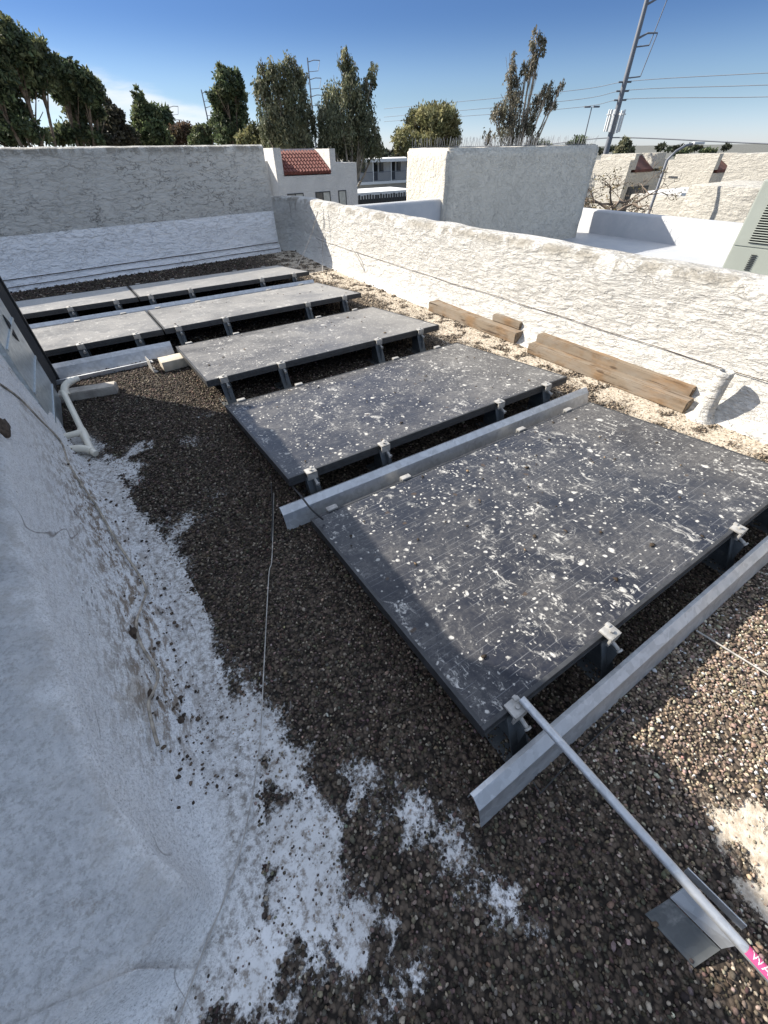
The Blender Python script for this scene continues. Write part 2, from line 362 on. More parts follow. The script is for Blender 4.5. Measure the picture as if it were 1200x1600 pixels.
MT['galv_mid'] = mat_galv('dusty steel plate', (.075, .085, .092), .5, .3)
MT['clampm'] = simple('cast clamp', (.33, .32, .30), .6, .35, .25, 40, .3)
MT['frame'] = simple('black anodised frame', (.026, .027, .029), .5, .0, .4, 20)
MT['frame_dirt'] = MT['frame']
def mat_wood():
    m = NM('weathered timber'); v = m.co((1, .12, 1)); g = m.noise(m.warp(v, 6, .08), 26, 7, .65, .5); b = m.noise(m.co(), 5, 5, .6)
    c = m.mix(m.mp(g, .3, .7), (.10, .062, .033), (.25, .165, .095)); c = m.mix(m.mp(b, .38, .62, 0, .85), c, (.20, .165, .125))
    cr = m.mp(m.noise(m.co((1, .05, 1)), 45, 4, .6), .60, .70); kn = m.mp(m.voro(m.co((3, .9, 3)), 4.5), .08, .16, 1, 0); c = m.mix(m.ma('MULTIPLY', kn, .75), c, (.06, .038, .024)); gr = m.mp(m.noise(m.co((1, .3, 1)), 9, 6, .7), .5, .66); c = m.mix(m.ma('MULTIPLY', gr, .5), c, (.22, .195, .165))
    c = m.mix(m.ma('MULTIPLY', cr, .85), c, (.05, .033, .022))
    return m.done(c, .85, 0, m.bump(m.ma('SUBTRACT', g, cr), .8, .005), .25)
MT['wood'] = mat_wood()
MT['wood_grey'] = simple('grey timber', (.33, .30, .26), .9, 0, .3, 14, .4)
MT['concrete'] = simple('tan block', (.46, .41, .33), .95, 0, .15, 14, .4)
MT['pvc'] = simple('yellowed pvc', (.66, .62, .52), .45, 0, .08, 9)
MT['hvac'] = simple('grey green sheet metal', (.27, .29, .255), .5, .1, .06, 3)
MT['dark'] = simple('dark void', (.012, .012, .012), .9)
MT['black'] = simple('black rubber', (.02, .02, .02), .6)
MT['blackmetal'] = simple('black coil guard', (.03, .03, .03), .45, .3)
MT['cabinet'] = mat_galv('cabinet sheet', (.50, .55, .57), .28)
MT['cord'] = simple('dirty white cord', (.34, .32, .29), .8, 0, .3, 30)
MT['rope'] = simple('muddy cord', (.30, .26, .21), .9, 0, .5, 25)
MT['mud'] = simple('dried mud', (.055, .038, .026), .95, 0, .5, 60, .6)
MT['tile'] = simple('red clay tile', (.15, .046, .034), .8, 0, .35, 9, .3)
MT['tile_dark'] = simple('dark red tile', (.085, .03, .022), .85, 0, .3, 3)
MT['steelpole'] = simple('grey steel pole', (.13, .14, .16), .5, .2, .1, 1)
MT['antenna'] = simple('pale antenna shell', (.55, .56, .56), .6)
MT['bark'] = simple('bark', (.13, .10, .075), .95, 0, .4, 6, .4, 12)
MT['bark_pale'] = simple('pale bark', (.30, .26, .21), .9, 0, .4, 3)
MT['white'] = simple('white paint', (.62, .62, .60), .7, 0, .05, 4)
MT['pink'] = simple('pink label', (.50, .06, .17), .5, 0, .08, 60)
MT['asphalt'] = simple('street asphalt', (.06, .06, .06), .9, 0, .3, .3)
m_ = NM('window glass'); MT['glass'] = m_.done((.05, .055, .06), .08, 0, None, .6)
MT['curtain'] = simple('blind behind window', (.42, .41, .36), .8)
MT['soil'] = simple('dry soil', (.10, .10, .085), .95)
def mat_neigh():
    m = NM('smooth white roof coat'); v = m.co(); c = m.mix(m.mp(m.noise(v, 2.5, 6, .65), .35, .7), (.36, .37, .385), (.43, .43, .43))
    h = m.ma('ADD', m.noise(v, 14, 5, .6), m.ma('MULTIPLY', m.noise(v, 70, 3), .2))
    return m.done(c, .6, 0, m.bump(h, .5, .012), .3)
MT['neigh'] = mat_neigh()

# ------------------------------------------------------------------ ground: our roof deck, neighbour roof, street
BASE = [(-.46, 2.68), (-.393, 2.33), (-.247, 1.611), (-.194, 1.21), (-.19, .798), (-.202, .516), (-.232, .337), (-.262, .25), (-.336, .205), (-.46, .16), (-1.5, .12)]
def dist_base(X, Y):
    d = np.full(X.shape, 9.)
    for (x0, y0), (x1, y1) in zip(BASE[:-1], BASE[1:]):
        dx, dy = x1-x0, y1-y0; t = np.clip(((X-x0)*dx+(Y-y0)*dy)/(dx*dx+dy*dy), 0, 1); d = np.minimum(d, np.hypot(X-x0-t*dx, Y-y0-t*dy))
    return d
def vnoise(X, Y, s, seed=0):
    X = X*s+seed*17.3; Y = Y*s+seed*9.1; xi = np.floor(X); yi = np.floor(Y); fx = X-xi; fy = Y-yi
    fx = fx*fx*(3-2*fx); fy = fy*fy*(3-2*fy)
    def h(a, b):
        n = np.sin(a*127.1+b*311.7+seed*3.7)*43758.5453; return n-np.floor(n)
    return (h(xi, yi)*(1-fx)+h(xi+1, yi)*fx)*(1-fy)+(h(xi, yi+1)*(1-fx)+h(xi+1, yi+1)*fx)*fy
def fbm(X, Y, s, seed=0):
    return (vnoise(X, Y, s, seed)+.5*vnoise(X, Y, s*2.1, seed+1)+.25*vnoise(X, Y, s*4.3, seed+2))/1.75
def sst(a, b, x): t = np.clip((x-a)/(b-a), 0, 1); return t*t*(3-2*t)
PATCH = []   # white patches: pixel centre, radius (m), strength
for u, v, r, s in ((195, 745, .14, .9), (165, 735, .14, 1.), (290, 815, .11, .6), (340, 770, .09, .5), (300, 690, .09, .55), (320, 650, .08, .5), (215, 700, .07, .8),
                   (640, 1270, .08, .55), (600, 1230, .07, .5), (700, 1330, .08, .5), (760, 1390, .08, .5), (830, 1440, .06, .5), (560, 1200, .07, .5), (600, 1560, .06, .5), (650, 1500, .05, .55),
                   (1160, 1300, .085, .95), (1190, 1380, .07, .95), (1130, 1250, .04, 1.), (1200, 1330, .07, .95), (430, 1230, .08, .7), (500, 1400, .11, .9), (560, 1440, .06, .9), (480, 1300, .08, .9), (540, 640, .0, 0)):
    p = G(u, v); PATCH.append((p.x, p.y, r, s))
def cover(X, Y):
    """0 white coating, 1 gravel"""
    d = dist_base(X, Y); n = fbm(X, Y, 6, 1); n2 = fbm(X, Y, 22, 5)
    wid = .03+.11*sst(1.2, .25, Y)
    c = sst(wid-.07, wid+.15, d+(n-.5)*.13+(n2-.5)*.10)
    for px, py, r, s in PATCH:
        if r: q = np.hypot(X-px, Y-py); c = c*(1-np.clip(s*(1-sst(r*.0, r*1.6, q+(n2-.5)*.14)), 0, 1))
    st = sst(2.1, 2.6, X+(n-.5)*.5)                       # dusty strip along the parapet
    c = c*(1-.7*st)
    c = c*(1-.10*sst(.55, .75, n2)); c = np.maximum(c, .62*sst(.50, .66, fbm(X, Y, 13, 21))*sst(.03, .09, d))
    return np.clip(c, 0, 1)
def relief(X, Y): return .010*(fbm(X, Y, 3, 8)-.5)+.012*sst(.25, 0., dist_base(X, Y))*0
def build_ground():
    xs = np.concatenate([np.arange(-6, -.7, .25), np.arange(-.7, 3.12, .02)]); ys = np.concatenate([np.arange(-3, -.9, .15), np.arange(-.9, 3.2, .02), np.arange(3.2, 9, .05)])
    X, Y = np.meshgrid(xs, ys); Z = relief(X, Y); c = cover(X, Y); dusty = np.maximum(sst(1.9, 2.5, X), sst(.55, .72, X)*sst(.1, -.05, Y))  # parapet dust, plus cream colour near right countering the sunlit coating's glare
    # deck coating swells up under the foot of the mound
    w, h = len(xs), len(ys); idx = np.arange(w*h).reshape(h, w)
    f = np.stack([idx[:-1, :-1], idx[:-1, 1:], idx[1:, 1:], idx[1:, :-1]], -1).reshape(-1, 4)
    o = npmesh('roof_deck', np.stack([X.ravel(), Y.ravel(), Z.ravel()], 1), f, MT['ground'], np.stack([c.ravel(), dusty.ravel(), c.ravel()*0], 1), smooth=True)
    struct(o)
build_ground()
struct(MB().b6(-6, 3.4, -3, 9, -6.4, -.03).build('roof_slab', MT['pale']))
def build_gravel():
    ico = bmesh.new(); bmesh.ops.create_icosphere(ico, subdivisions=1, radius=1); iv = np.array([v.co[:] for v in ico.verts]); fi = np.array([[v.index for v in f.verts] for f in ico.faces]); ico.free()
    ov = np.array([(1, 0, 0), (0, 1, 0), (-1, 0, 0), (0, -1, 0), (0, 0, 1), (0, 0, -1)], float); of = np.array([(0, 1, 4), (1, 2, 4), (2, 3, 4), (3, 0, 4), (1, 0, 5), (2, 1, 5), (3, 2, 5), (0, 3, 5)])
    V = []; Fc = []; Cc = []; base = 0
    def lay(n, x0, x1, y0, y1, tv, tf, r0, r1):
        nonlocal base
        X = RNG.uniform(x0, x1, n); Y = RNG.uniform(y0, y1, n); c = cover(X, Y)
        k = RNG.uniform(0, 1, n) < np.maximum(c**1.15*1.1, .16); k &= dist_base(X, Y) > .02
        k &= ~((X < -.3) & (Y > .2) & (Y < 2.7))
        X, Y, c = X[k], Y[k], c[k]; n = len(X)
        r = RNG.uniform(r0, r1, n)*(1+.5*(RNG.uniform(0, 1, n) > .93)); r[c < .45] *= .62
        S = np.stack([r*RNG.uniform(.8, 1.3, n), r*RNG.uniform(.7, 1.0, n), r*RNG.uniform(.35, .7, n)], 1)
        A = RNG.normal(0, .35, (n, 2)); yaw = RNG.uniform(0, 6.283, n)
        P = tv[None]*(1+RNG.uniform(-.22, .22, (n, len(tv), 1)))*S[:, None, :]
        # tilt about x and y, then yaw
        cx, sx = np.cos(A[:, :1]), np.sin(A[:, :1]); y_, z_ = P[..., 1]*cx-P[..., 2]*sx, P[..., 1]*sx+P[..., 2]*cx; P[..., 1], P[..., 2] = y_, z_
        cx, sx = np.cos(A[:, 1:]), np.sin(A[:, 1:]); x_, z_ = P[..., 0]*cx+P[..., 2]*sx, -P[..., 0]*sx+P[..., 2]*cx; P[..., 0], P[..., 2] = x_, z_
        cx, sx = np.cos(yaw)[:, None], np.sin(yaw)[:, None]; x_, y_ = P[..., 0]*cx-P[..., 1]*sx, P[..., 0]*sx+P[..., 1]*cx; P[..., 0], P[..., 1] = x_, y_
        Zb = relief(X, Y)+S[:, 2]*RNG.uniform(.2, 1.3, n)*np.clip(c+.3, 0, 1)
        P += np.stack([X, Y, Zb], 1)[:, None, :]
        t = RNG.uniform(0, 1, n)[:, None]; q = RNG.uniform(0, 1, n)[:, None]
        col = np.array([.074, .058, .045])*np.exp(RNG.normal(0, .62, (n, 1)))*(1+RNG.normal(0, .08, (n, 3))); col = np.where(t > .94, np.array([.34, .29, .225])*(.6+.6*q), col); col = np.where((c < .45)[:, None], col*1.5+.01, col); sun_lift = sst(.5, .8, X)[:, None]*sst(.2, 0, Y)[:, None]; col = col*(1+1.1*sun_lift)+np.array([.06, .045, .03])*sun_lift; col = np.clip(col, .006, .5)  # near-right zone: sunlight put into the pebble colour
        dusty = sst(1.9, 2.4, X)[:, None]*.65; col = col*(1-dusty)+np.array([.40, .325, .24])*np.where(t > .86, .16, .35+1.2*q)*dusty
        V.append(P.reshape(-1, 3)); Fc.append((tf[None]+(np.arange(n)*len(tv))[:, None, None]).reshape(-1, 3)+base); Cc.append(np.repeat(col, len(tv), 0)); base += n*len(tv)
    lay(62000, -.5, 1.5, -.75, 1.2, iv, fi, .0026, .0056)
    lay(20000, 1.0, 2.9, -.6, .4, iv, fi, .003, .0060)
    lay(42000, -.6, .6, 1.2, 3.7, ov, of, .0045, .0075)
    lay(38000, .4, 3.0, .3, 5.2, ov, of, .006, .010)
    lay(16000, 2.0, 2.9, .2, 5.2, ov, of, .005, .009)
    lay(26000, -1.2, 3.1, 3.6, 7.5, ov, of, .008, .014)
    n = 800; ii = RNG.integers(4, MROWS.shape[0]-30, n); jj = np.clip(RNG.normal(36, 4.5, n).astype(int), 20, 41); r = .0016+.0042*RNG.uniform(0, 1, n)**3
    kk = MROWS[ii, jj, 1] > .46; ii, jj, r = ii[kk], jj[kk], r[kk]; n = len(ii)
    P = iv[None]*(1+RNG.uniform(-.3, .3, (n, len(iv), 1)))*r[:, None, None]*np.stack([RNG.uniform(.7, 1.6, n), RNG.uniform(.7, 1.6, n), RNG.uniform(.5, .9, n)], 1)[:, None, :]
    P += (MROWS[ii, jj]+np.stack([RNG.uniform(-.012, .012, n), RNG.uniform(-.02, .02, n), r*.3+.004], 1))[:, None, :]
    V.append(P.reshape(-1, 3)); Fc.append((fi[None]+(np.arange(n)*len(iv))[:, None, None]).reshape(-1, 3)+base); base += n*len(iv); Cc.append(np.repeat(np.array([.07, .052, .038])*RNG.uniform(.4, 2.2, (n, 1)), len(iv), 0))
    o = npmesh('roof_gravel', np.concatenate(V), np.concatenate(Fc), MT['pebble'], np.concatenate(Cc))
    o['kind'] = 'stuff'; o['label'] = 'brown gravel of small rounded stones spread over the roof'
struct(MB().add([(-2500, -2500, -6.5), (2500, -2500, -6.5), (2500, 2500, -6.5), (-2500, 2500, -6.5)], [(0, 1, 2, 3)]).build('street_ground', MT['soil'], loc=(0, 0, -6.5)))

# ------------------------------------------------------------------ coated mound in the left foreground
RIDGE = [(-.50, 2.95, .66), (-.505, 2.4, .60), (-.463, 1.423, .48), (-.431, 1.049, .42), (-.398, .757, .36), (-.381, .544, .29), (-.336, .381, .22), (-.300, .285, .165), (-.40, .235, .155), (-.50, .222, .17), (-1.5, .20, .25)]
def catmull(P, n):
    P = [np.array(p, float) for p in P]; out = []
    for i in range(len(P)-1):
        a, b, c, d = P[max(i-1, 0)], P[i], P[i+1], P[min(i+2, len(P)-1)]
        for k in range(n):
            t = k/n; out.append(.5*((2*b)+(c-a)*t+(2*a-5*b+4*c-d)*t*t+(3*b-a-3*c+d)*t**3))
    out.append(P[-1]); return out
def mound_sections():
    rd = catmull(RIDGE, 12); bs = catmull([(*b, .004) for b in BASE], 12); n = len(rd); rows = []
    for i, (r, b) in enumerate(zip(rd, bs)):
        inner = np.array((-1.6, max(r[1]*.8+.25, .5), r[2]*.9+.12)); row = []
        for k in range(14): t = k/14; p = inner+(r-inner)*t; p[2] += .03*math.sin(t*math.pi); row.append(p)
        c = r+(b-r)*np.array([.30, .30, .93])
        for k in range(26):
            t = k/25; p = (1-t)**2*r+2*t*(1-t)*c+t*t*b; row.append(p)
        d = b-r; d[2] = 0; L = max(np.linalg.norm(d), .03); d = d/L
        row.append(b+d*.04+np.array([0, 0, -.001])); row.append(b+d*.16+np.array([0, 0, -.012]))
        # round the ridge
        row = np.array(row); q = row.copy()
        for _ in range(1):
            q[9:20] = (row[8:19]+row[9:20]*2+row[10:21])/4; row = q.copy()
        rows.append(row)
    rows = np.array(rows)
    for i in range(rows.shape[0]):
        for j in range(rows.shape[1]):
            p = rows[i, j]; amp = (.007 if j > 13 else .012)*float(np.clip((41-j)/10., 0, 1))
            rows[i, j] = p+np.array([.5, -.2, .8])*amp*(mnoise.fractal(Vector(p)*9, 1, 2, 4))
    return rows
MROWS = mound_sections()
_h, _w = MROWS.shape[:2]; _ix = np.arange(_h*_w).reshape(_h, _w)
_f = np.stack([_ix[:-1, :-1], _ix[:-1, 1:], _ix[1:, 1:], _ix[1:, :-1]], -1).reshape(-1, 4)
_J = np.broadcast_to(np.arange(_w)[None], (_h, _w)).astype(float); _top = sst(15.2, 13.4, _J+1.6*(fbm(MROWS[..., 1], MROWS[..., 2], 14, 3)-.5))
_yy = MROWS[..., 1]; _dirt = 1.15*np.exp(-((_J-30)/9.)**2)*sst(.40, .75, _yy)*sst(2.6, 2.0, _yy)
mo_ = npmesh('coated_curb', MROWS.reshape(-1, 3), _f, MT['coat'], np.stack([_top.ravel(), _dirt.ravel(), sst(33, 40, _J).ravel()], 1), smooth=True)
tag(mo_, 'white coated roof curb bulging up in the left foreground, dirt streaked', 'roof curb')

build_gravel()

# ------------------------------------------------------------------ air handler standing on the curb (left)
t = thing('air_handler', 'sheet metal air handler with black coil guard at the left edge', 'air conditioner', (-.95, 3.1, 0))
def loc(mb, o):
    ox, oy, oz = o; mb.v = [(a-ox, b-oy, c-oz) for a, b, c in mb.v]; return mb
o3 = (-.95, 3.1, 0)
loc(MB().b6(-1.45, -.475, 2.6, 3.24, .02, 1.22, .006).b6(-1.45, -.475, 1.26, 2.6, .74, 1.22, .006).b6(-1.45, -.60, .88, 1.255, .74, 1.22, .006), o3).build('cabinet', MT['cabinet'], t)  # high near runs: unseen, added and stepped to cast the shadow edge
loc(MB().box((-.84, 1.78, 1.41), (.34, .34, .40), -.35, bev=.02), o3).build('shadow_caster', MT['cabinet'], t)  # unseen box added on top to cast the near-right shadow band
loc(MB().b6(-1.43, -.51, 3.245, 3.60, .04, 1.18), o3).build('coil', MT['dark'], t)
g = MB()
for k in range(-24, 60):
    for sg in (1, -1):
        pts = []
        for q in range(41):
            y = 3.25+.36*q/40; z = .05+k*.021+sg*(y-3.25)*1.6+(0 if sg > 0 else .3)
            if .045 < z < 1.17: pts.append((-.485, y, z))
        if len(pts) > 1: g.tube([pts[0], pts[-1]], .0028, 4)
loc(g, o3).build('coil_guard', MT['blackmetal'], t)
loc(MB().b6(-1.45, -.47, 3.60, 3.63, .02, 1.2), o3).build('corner_post', MT['blackmetal'], t)
g = MB()
for z in (.30, .52, .12): g.b6(-.474, -.468, 2.62, 3.22, z, z+.012)
loc(g, o3).build('seam', MT['cabinet'], t)
c = GX(18, 513, -.470)
loc(MB().add([(c.x, c.y-.05, c.z-.02), (c.x, c.y, c.z-.07), (c.x, c.y+.05, c.z+.02), (c.x, c.y, c.z+.07), (c.x-.003, c.y-.05, c.z-.02), (c.x-.003, c.y, c.z-.07), (c.x-.003, c.y+.05, c.z+.02), (c.x-.003, c.y, c.z+.07)],
            [(0, 1, 2, 3), (7, 6, 5, 4), (0, 4, 5, 1), (1, 5, 6, 2), (2, 6, 7, 3), (3, 7, 4, 0)]), o3).build('diamond_cutout', MT['dark'], t)
# condensate pipe
t = thing('drain_pipe', 'yellowed plastic drain pipe with elbows beside the air handler', 'pipe', (-.4, 2.7, 0)); o3 = (-.4, 2.7, 0)
def arc(a, b, c, n=6): return [tuple((1-k/n)**2*np.array(a)+2*(k/n)*(1-k/n)*np.array(b)+(k/n)**2*np.array(c)) for k in range(n+1)]
top = GX(99, 612, -.42); bot = G(131, 678, .04)
loc(MB().tube([top, bot], .0165, 12), o3).build('riser', MT['pvc'], t, True)
loc(MB().tube(arc(top+Vector((.01, -.02, -.02)), top+Vector((-.005, .03, .03)), top+Vector((.07, .07, .03))), .0205, 12), o3).build('elbow', MT['pvc'], t, True)
loc(MB().tube([top+Vector((.05, .06, .03)), top+Vector((.10, .09, .028))], .0165, 12), o3).build('stub', MT['pvc'], t, True)
loc(MB().tube([bot+Vector((-.004, .03, .015)), bot+Vector((.004, -.05, -.02))], .022, 12), o3).build('coupling', MT['pvc'], t, True)
p = G(145, 706, .022); q = G(116, 699, .04)
loc(MB().tube(arc(bot, p+Vector((-.01, .05, .0)), p)+[p+Vector((.01, -.02, -.006))], .0165, 12), o3).build('outlet', MT['pvc'], t, True)
loc(MB().tube(arc(p+Vector((-.005, .01, 0)), p+Vector((-.03, .06, .012)), q+Vector((-.03, -.01, 0))), .0205, 12), o3).build('lower_elbow', MT['pvc'], t, True)
loc(MB().tube([bot+Vector((0, 0, .012)), bot+Vector((-.12, -.01, .02))], .0165, 12), o3).build('branch', MT['pvc'], t, True)

# ------------------------------------------------------------------ big stucco wall, parapet
WY = lambda x: 6.95+.12*(x+.8)
def big_wall():
    rows = []
    xs = np.linspace(-5, 2.74, 130); prof = [(-.07, 0), (-.055, .05), (-.03, .10), (-.028, .125), (-.012, .13), (-.008, .2)]+[(0, z) for z in np.linspace(.26, 1.24, 34)]+[(.01, 1.265), (.04, 1.28), (.12, 1.282), (2.6, 1.28), (2.62, 1.25), (2.62, -.5)]
    for x in xs:
        r = []
        for dy, z in prof:
            n = mnoise.fractal(Vector((x*2.2, z*2.2, 3.1)), 1, 2, 4)
            y = WY(x)+dy+n*.010; zz = z+(.006*mnoise.noise(Vector((x*5, 0, 0))) if z > 1.2 else 0)
            k = max(0, (x-2.70)/.04); r.append((x-.0, y+ (0.02*k if dy <= .05 else -.02*k), zz))
        rows.append(r)
    g = MB().grid(rows); n = len(prof); b = (len(xs)-1)*n
    g.f.append(tuple(b+i for i in range(n)))
    o = g.build('stucco_wall', MT['wall_grey'], smooth=True, loc=(-1, 7, 0))
    for z_, off in ((.128, -.034), (.055, -.064)):
        MB().tube([(x+1, WY(x)+off-.004-7+.004*math.sin(x*3), z_+.008*mnoise.noise(Vector((x*1.3, z_*20, 0)))) for x in np.linspace(-1.6, 2.72, 60)], .0045, 5).build('flashing_seam', MT['mud'], o)
    tag(o, 'tall grey stucco wall with white coated lower band behind the panel rows', 'wall'); return o
big_wall()
PATH = [(2.86, -2.5), (2.865, .4), (2.875, 2.0), (2.89, 4.0), (2.915, 5.3), (2.95, 6.1), (3.05, 7.2), (3.0, 7.46), (2.6, 7.47)]
def parapet():
    pts = []
    for (a, b) in zip(PATH[:-1], PATH[1:]):
        L = math.hypot(b[0]-a[0], b[1]-a[1]); n = max(2, int(L/.035))
        pts += [(a[0]+(b[0]-a[0])*k/n, a[1]+(b[1]-a[1])*k/n) for k in range(n)]
    pts.append(PATH[-1]); P = np.array(pts)
    for _ in range(12): P[1:-1] = (P[:-2]+2*P[1:-1]+P[2:])/4
    prof = [(-.14, -.01), (-.10, .012), (-.065, .05), (-.04, .10), (-.022, .17), (-.012, .24), (-.005, .255)]+[(0, z) for z in np.arange(.28, .62, .022)]+[(.004, .635), (.016, .665), (.04, .682), (.09, .688), (.16, .69), (.205, .684), (.225, .66), (.225, .3), (.225, -.3)]
    rows = []
    for i, p in enumerate(P):
        d = P[min(i+1, len(P)-1)]-P[max(i-1, 0)]; d = d/np.linalg.norm(d); nr = np.array([d[1], -d[0]]); r = []
        for off, z in prof:
            n = mnoise.fractal(Vector((p[0]*2.5, p[1]*2.5, z*3.2)), 1, 2, 5); n2 = mnoise.noise(Vector((p[1]*9, z*14, p[0])))
            o_ = off+n*.007+n2*.005; r.append((p[0]+nr[0]*o_, p[1]+nr[1]*o_, z+(.010*mnoise.noise(Vector((p[0]*3, p[1]*3, 7))) if z > .6 else 0)))
        rows.append(r)
    t = MB().grid(rows).build('parapet_wall', MT['parapet'], smooth=2, loc=(0, 0, 0))
    tag(t, 'long low white parapet wall with cracked rough stucco along the right of the roof', 'parapet')
    # dark seam line running along its foot
    sp = []
    for p in P[4:-40:2]:
        n = mnoise.noise(Vector((p[1]*1.7, 3, 0))); sp.append((p[0]-.016, p[1], .262+.012*n))
    MB().tube(sp, .0022, 6).build('sealant_seam', MT['mud'], t)
    return t
parapet()
# vent pipe
vb = Vector((2.745, .775, 0))
t = thing('vent_pipe', 'short white coated vent pipe leaning out of the gravel at the parapet', 'vent pipe', vb)
def vent():
    rows = []; prof = [(.085, -.005), (.07, .012), (.052, .035), (.044, .07)]+[(.041, z) for z in np.arange(.10, .275, .02)]+[(.040, .283), (.036, .287), (.030, .285), (.028, .2)]
    for k in range(29):
        a = 2*math.pi*k/28; r_ = []
        for r, z in prof:
            n = 1+.09*mnoise.fractal(Vector((math.cos(a)*2, math.sin(a)*2, z*22)), 1, 2, 4); 
            if k == 28: n = 1+.09*mnoise.fractal(Vector((1*2, 0, z*22)), 1, 2, 4)
            r_.append((r*n*math.cos(a)+.0*z, r*n*math.sin(a)+.02*z, z))
        rows.append(r_)
    return MB().grid(rows)
vent().build('stack', MT['parapet'], t, 2)
MB().tube([(0, .004, .12), (0, .005, .262)], .0295, 20).build('bore', MT['dark'], t)

# timbers along the parapet
def beam(p, q, w, h, label, name='timber_beam', mat='wood', z0=0., group=None, ry=0):
    p = Vector(p); q = Vector(q); d = q-p; L = d.length; a = math.atan2(d.y, d.x)
    bm = bmesh.new(); bmesh.ops.create_cube(bm, size=1); bmesh.ops.scale(bm, vec=(w, L, h), verts=bm.verts)
    bmesh.ops.subdivide_edges(bm, edges=[e for e in bm.edges if abs(e.verts[0].co.y-e.verts[1].co.y) > L*.5], cuts=14)
    bmesh.ops.bevel(bm, geom=[e for e in bm.edges if e.is_manifold and e.calc_face_angle(0) > .5], offset=.006, segments=2, affect='EDGES')
    for v in bm.verts: v.co += Vector((mnoise.noise(v.co*6), mnoise.noise(v.co*5+Vector((4, 4, 4))), mnoise.noise(v.co*4+Vector((9, 2, 1)))))*.0035
    m = MB().frombm(bm); o = m.build(name, MT[mat], smooth=True, loc=(0, 0, -h/2))
    o.location = ((p.x+q.x)/2, (p.y+q.y)/2, z0); o.rotation_euler = (0, ry, a-math.pi/2); return tag(o, label, 'timber', group)
GRP = 'timbers laid along the parapet'
beam((2.80, 3.42), (2.815, 2.27), .15, .085, 'far weathered square timber along the parapet, ending at the gap', group=GRP)
beam((2.865, 2.62), (2.875, 2.31), .11, .055, 'short timber offcut lying on the far end of the square beam', z0=.088, group=GRP, name='timber_offcut')
beam((2.72, 2.08), (2.75, .865), .085, .075, 'lower front timber of the near pair, closest to the panels', group=GRP)
beam((2.815, 2.09), (2.835, .90), .085, .125, 'taller back timber of the near pair, hard against the white parapet', group=GRP)

# ------------------------------------------------------------------ solar panels
PL, PDp, TILT, ZH = 1.834, 1.019, R(5), .172
def make_panel(label, group):
    root = thing('solar_panel', label, 'solar panel', (0, 0, 0), 0, group)     # origin: high edge, left end, on the deck
    tm = Matrix.Translation((0, 0, ZH)) @ Matrix.Rotation(-TILT, 4, 'X')
    def tl(m): m.v = [tuple(tm @ Vector(p)) for p in m.v]; return m
    fr = MB(); w = .012; H = .040
    for (x0, x1, y0, y1) in ((0, PL, 0, w), (0, PL, PDp-w, PDp), (0, w, w, PDp-w), (PL-w, PL, w, PDp-w)): fr.b6(x0, x1, y0, y1, -H, 0, .0015)
    fr.b6(w, PL-w, w, .03, -H-.0005, -H+.002); fr.b6(0.002, PL-.002, -.004, 0, -.022, -.018)
    tl(fr).build('frame', MT['frame'], root)
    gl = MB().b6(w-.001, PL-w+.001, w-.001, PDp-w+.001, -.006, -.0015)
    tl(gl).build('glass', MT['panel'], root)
    for x in (.105, .49, 1.255, 1.64):
        # high-side foot: folded plate, clamp on top with bolt
        b = MB()
        pr = [(.045, -.052), (-.02, -.052)]
        b.b6(x-.0015, x+.0015, -.05, .09, .004, ZH-.045); b.add([(x-.028, -.004, ZH-.02), (x+.025, -.004, ZH-.02), (x+.03, -.062, .006), (x-.025, -.062, .006), (x-.028, -.001, ZH-.02), (x+.025, -.001, ZH-.02), (x+.03, -.058, .004), (x-.025, -.058, .004)], [(0, 3, 2, 1), (4, 5, 6, 7), (0, 1, 5, 4), (1, 2, 6, 5), (2, 3, 7, 6), (3, 0, 4, 7)])
        b.b6(x+.032, x+.035, -.004, .09, .004, ZH-.045)
        b.b6(x-.05, x+.05, -.06, .10, .0, .004)
        b.build('bracket', MT['galv_mid'], root)
        c = MB(); c.box((x, -.004, ZH+.002), (.048, .042, .008), bev=.002); c.box((x, -.021, ZH-.012), (.048, .008, .036), bev=.002)
        c.box((x+.012, .013, ZH+.006), (.012, .014, .008), bev=.002); c.tube([(x, -.006, ZH+.004), (x, -.006, ZH+.013)], .006, 8)
        co_ = c.build('clamp', MT['clampm'], root, True)
        a = MB().tube([(x+.008, -.02, ZH-.035), (x+.008, -.046, ZH-.045)], .006, 8); a.tube([(x+.008, -.046, ZH-.045), (x+.008, -.051, ZH-.047)], .010, 12)
        a.build('stud', MT['clampm'], co_, True)
        zl = ZH-PDp*math.sin(TILT)
        c = MB(); c.box((x, PDp*math.cos(TILT)+.006, zl+.003), (.05, .026, .012), bev=.003); c.box((x, PDp*math.cos(TILT)+.014, zl-.02), (.05, .006, .04), bev=.002)
        c.build('low_clamp', MT['clampm'], root, True)
    return root
X0 = .386
rows = {1: 4.945, 2: 3.778, 3: 2.587, 4: 1.378, 5: .174}
labs = [(5, 0, 'nearest solar panel, largest and darkest, spattered with droppings'), (4, 0, 'second solar panel from the front, left edge in shadow, backed by a long channel'),
        (3, 0, 'third solar panel from the front, fully sunlit, with its left corner over a tan block'), (2, 0, 'right panel of the fourth row, just right of the seam'), (2, -1, 'left panel of the fourth row, running behind the air handler'),
        (1, 0, 'right panel of the farthest row, half in the shadow of the grey wall'), (1, -1, 'left panel of the farthest row, by the grey wall and air handler')]
P0 = None
for r, k, lb in labs:
    o = P0 = make_panel(lb, 'solar panels in tilted rows') if P0 is None else copy_tree(P0)
    if P0 is None: P0 = o
    xo = {1: .313, 2: .329, 3: .350, 4: .383, 5: .386}[r]
    o.location = (xo+k*(PL+.012), rows[r], 0); o['label'] = lb
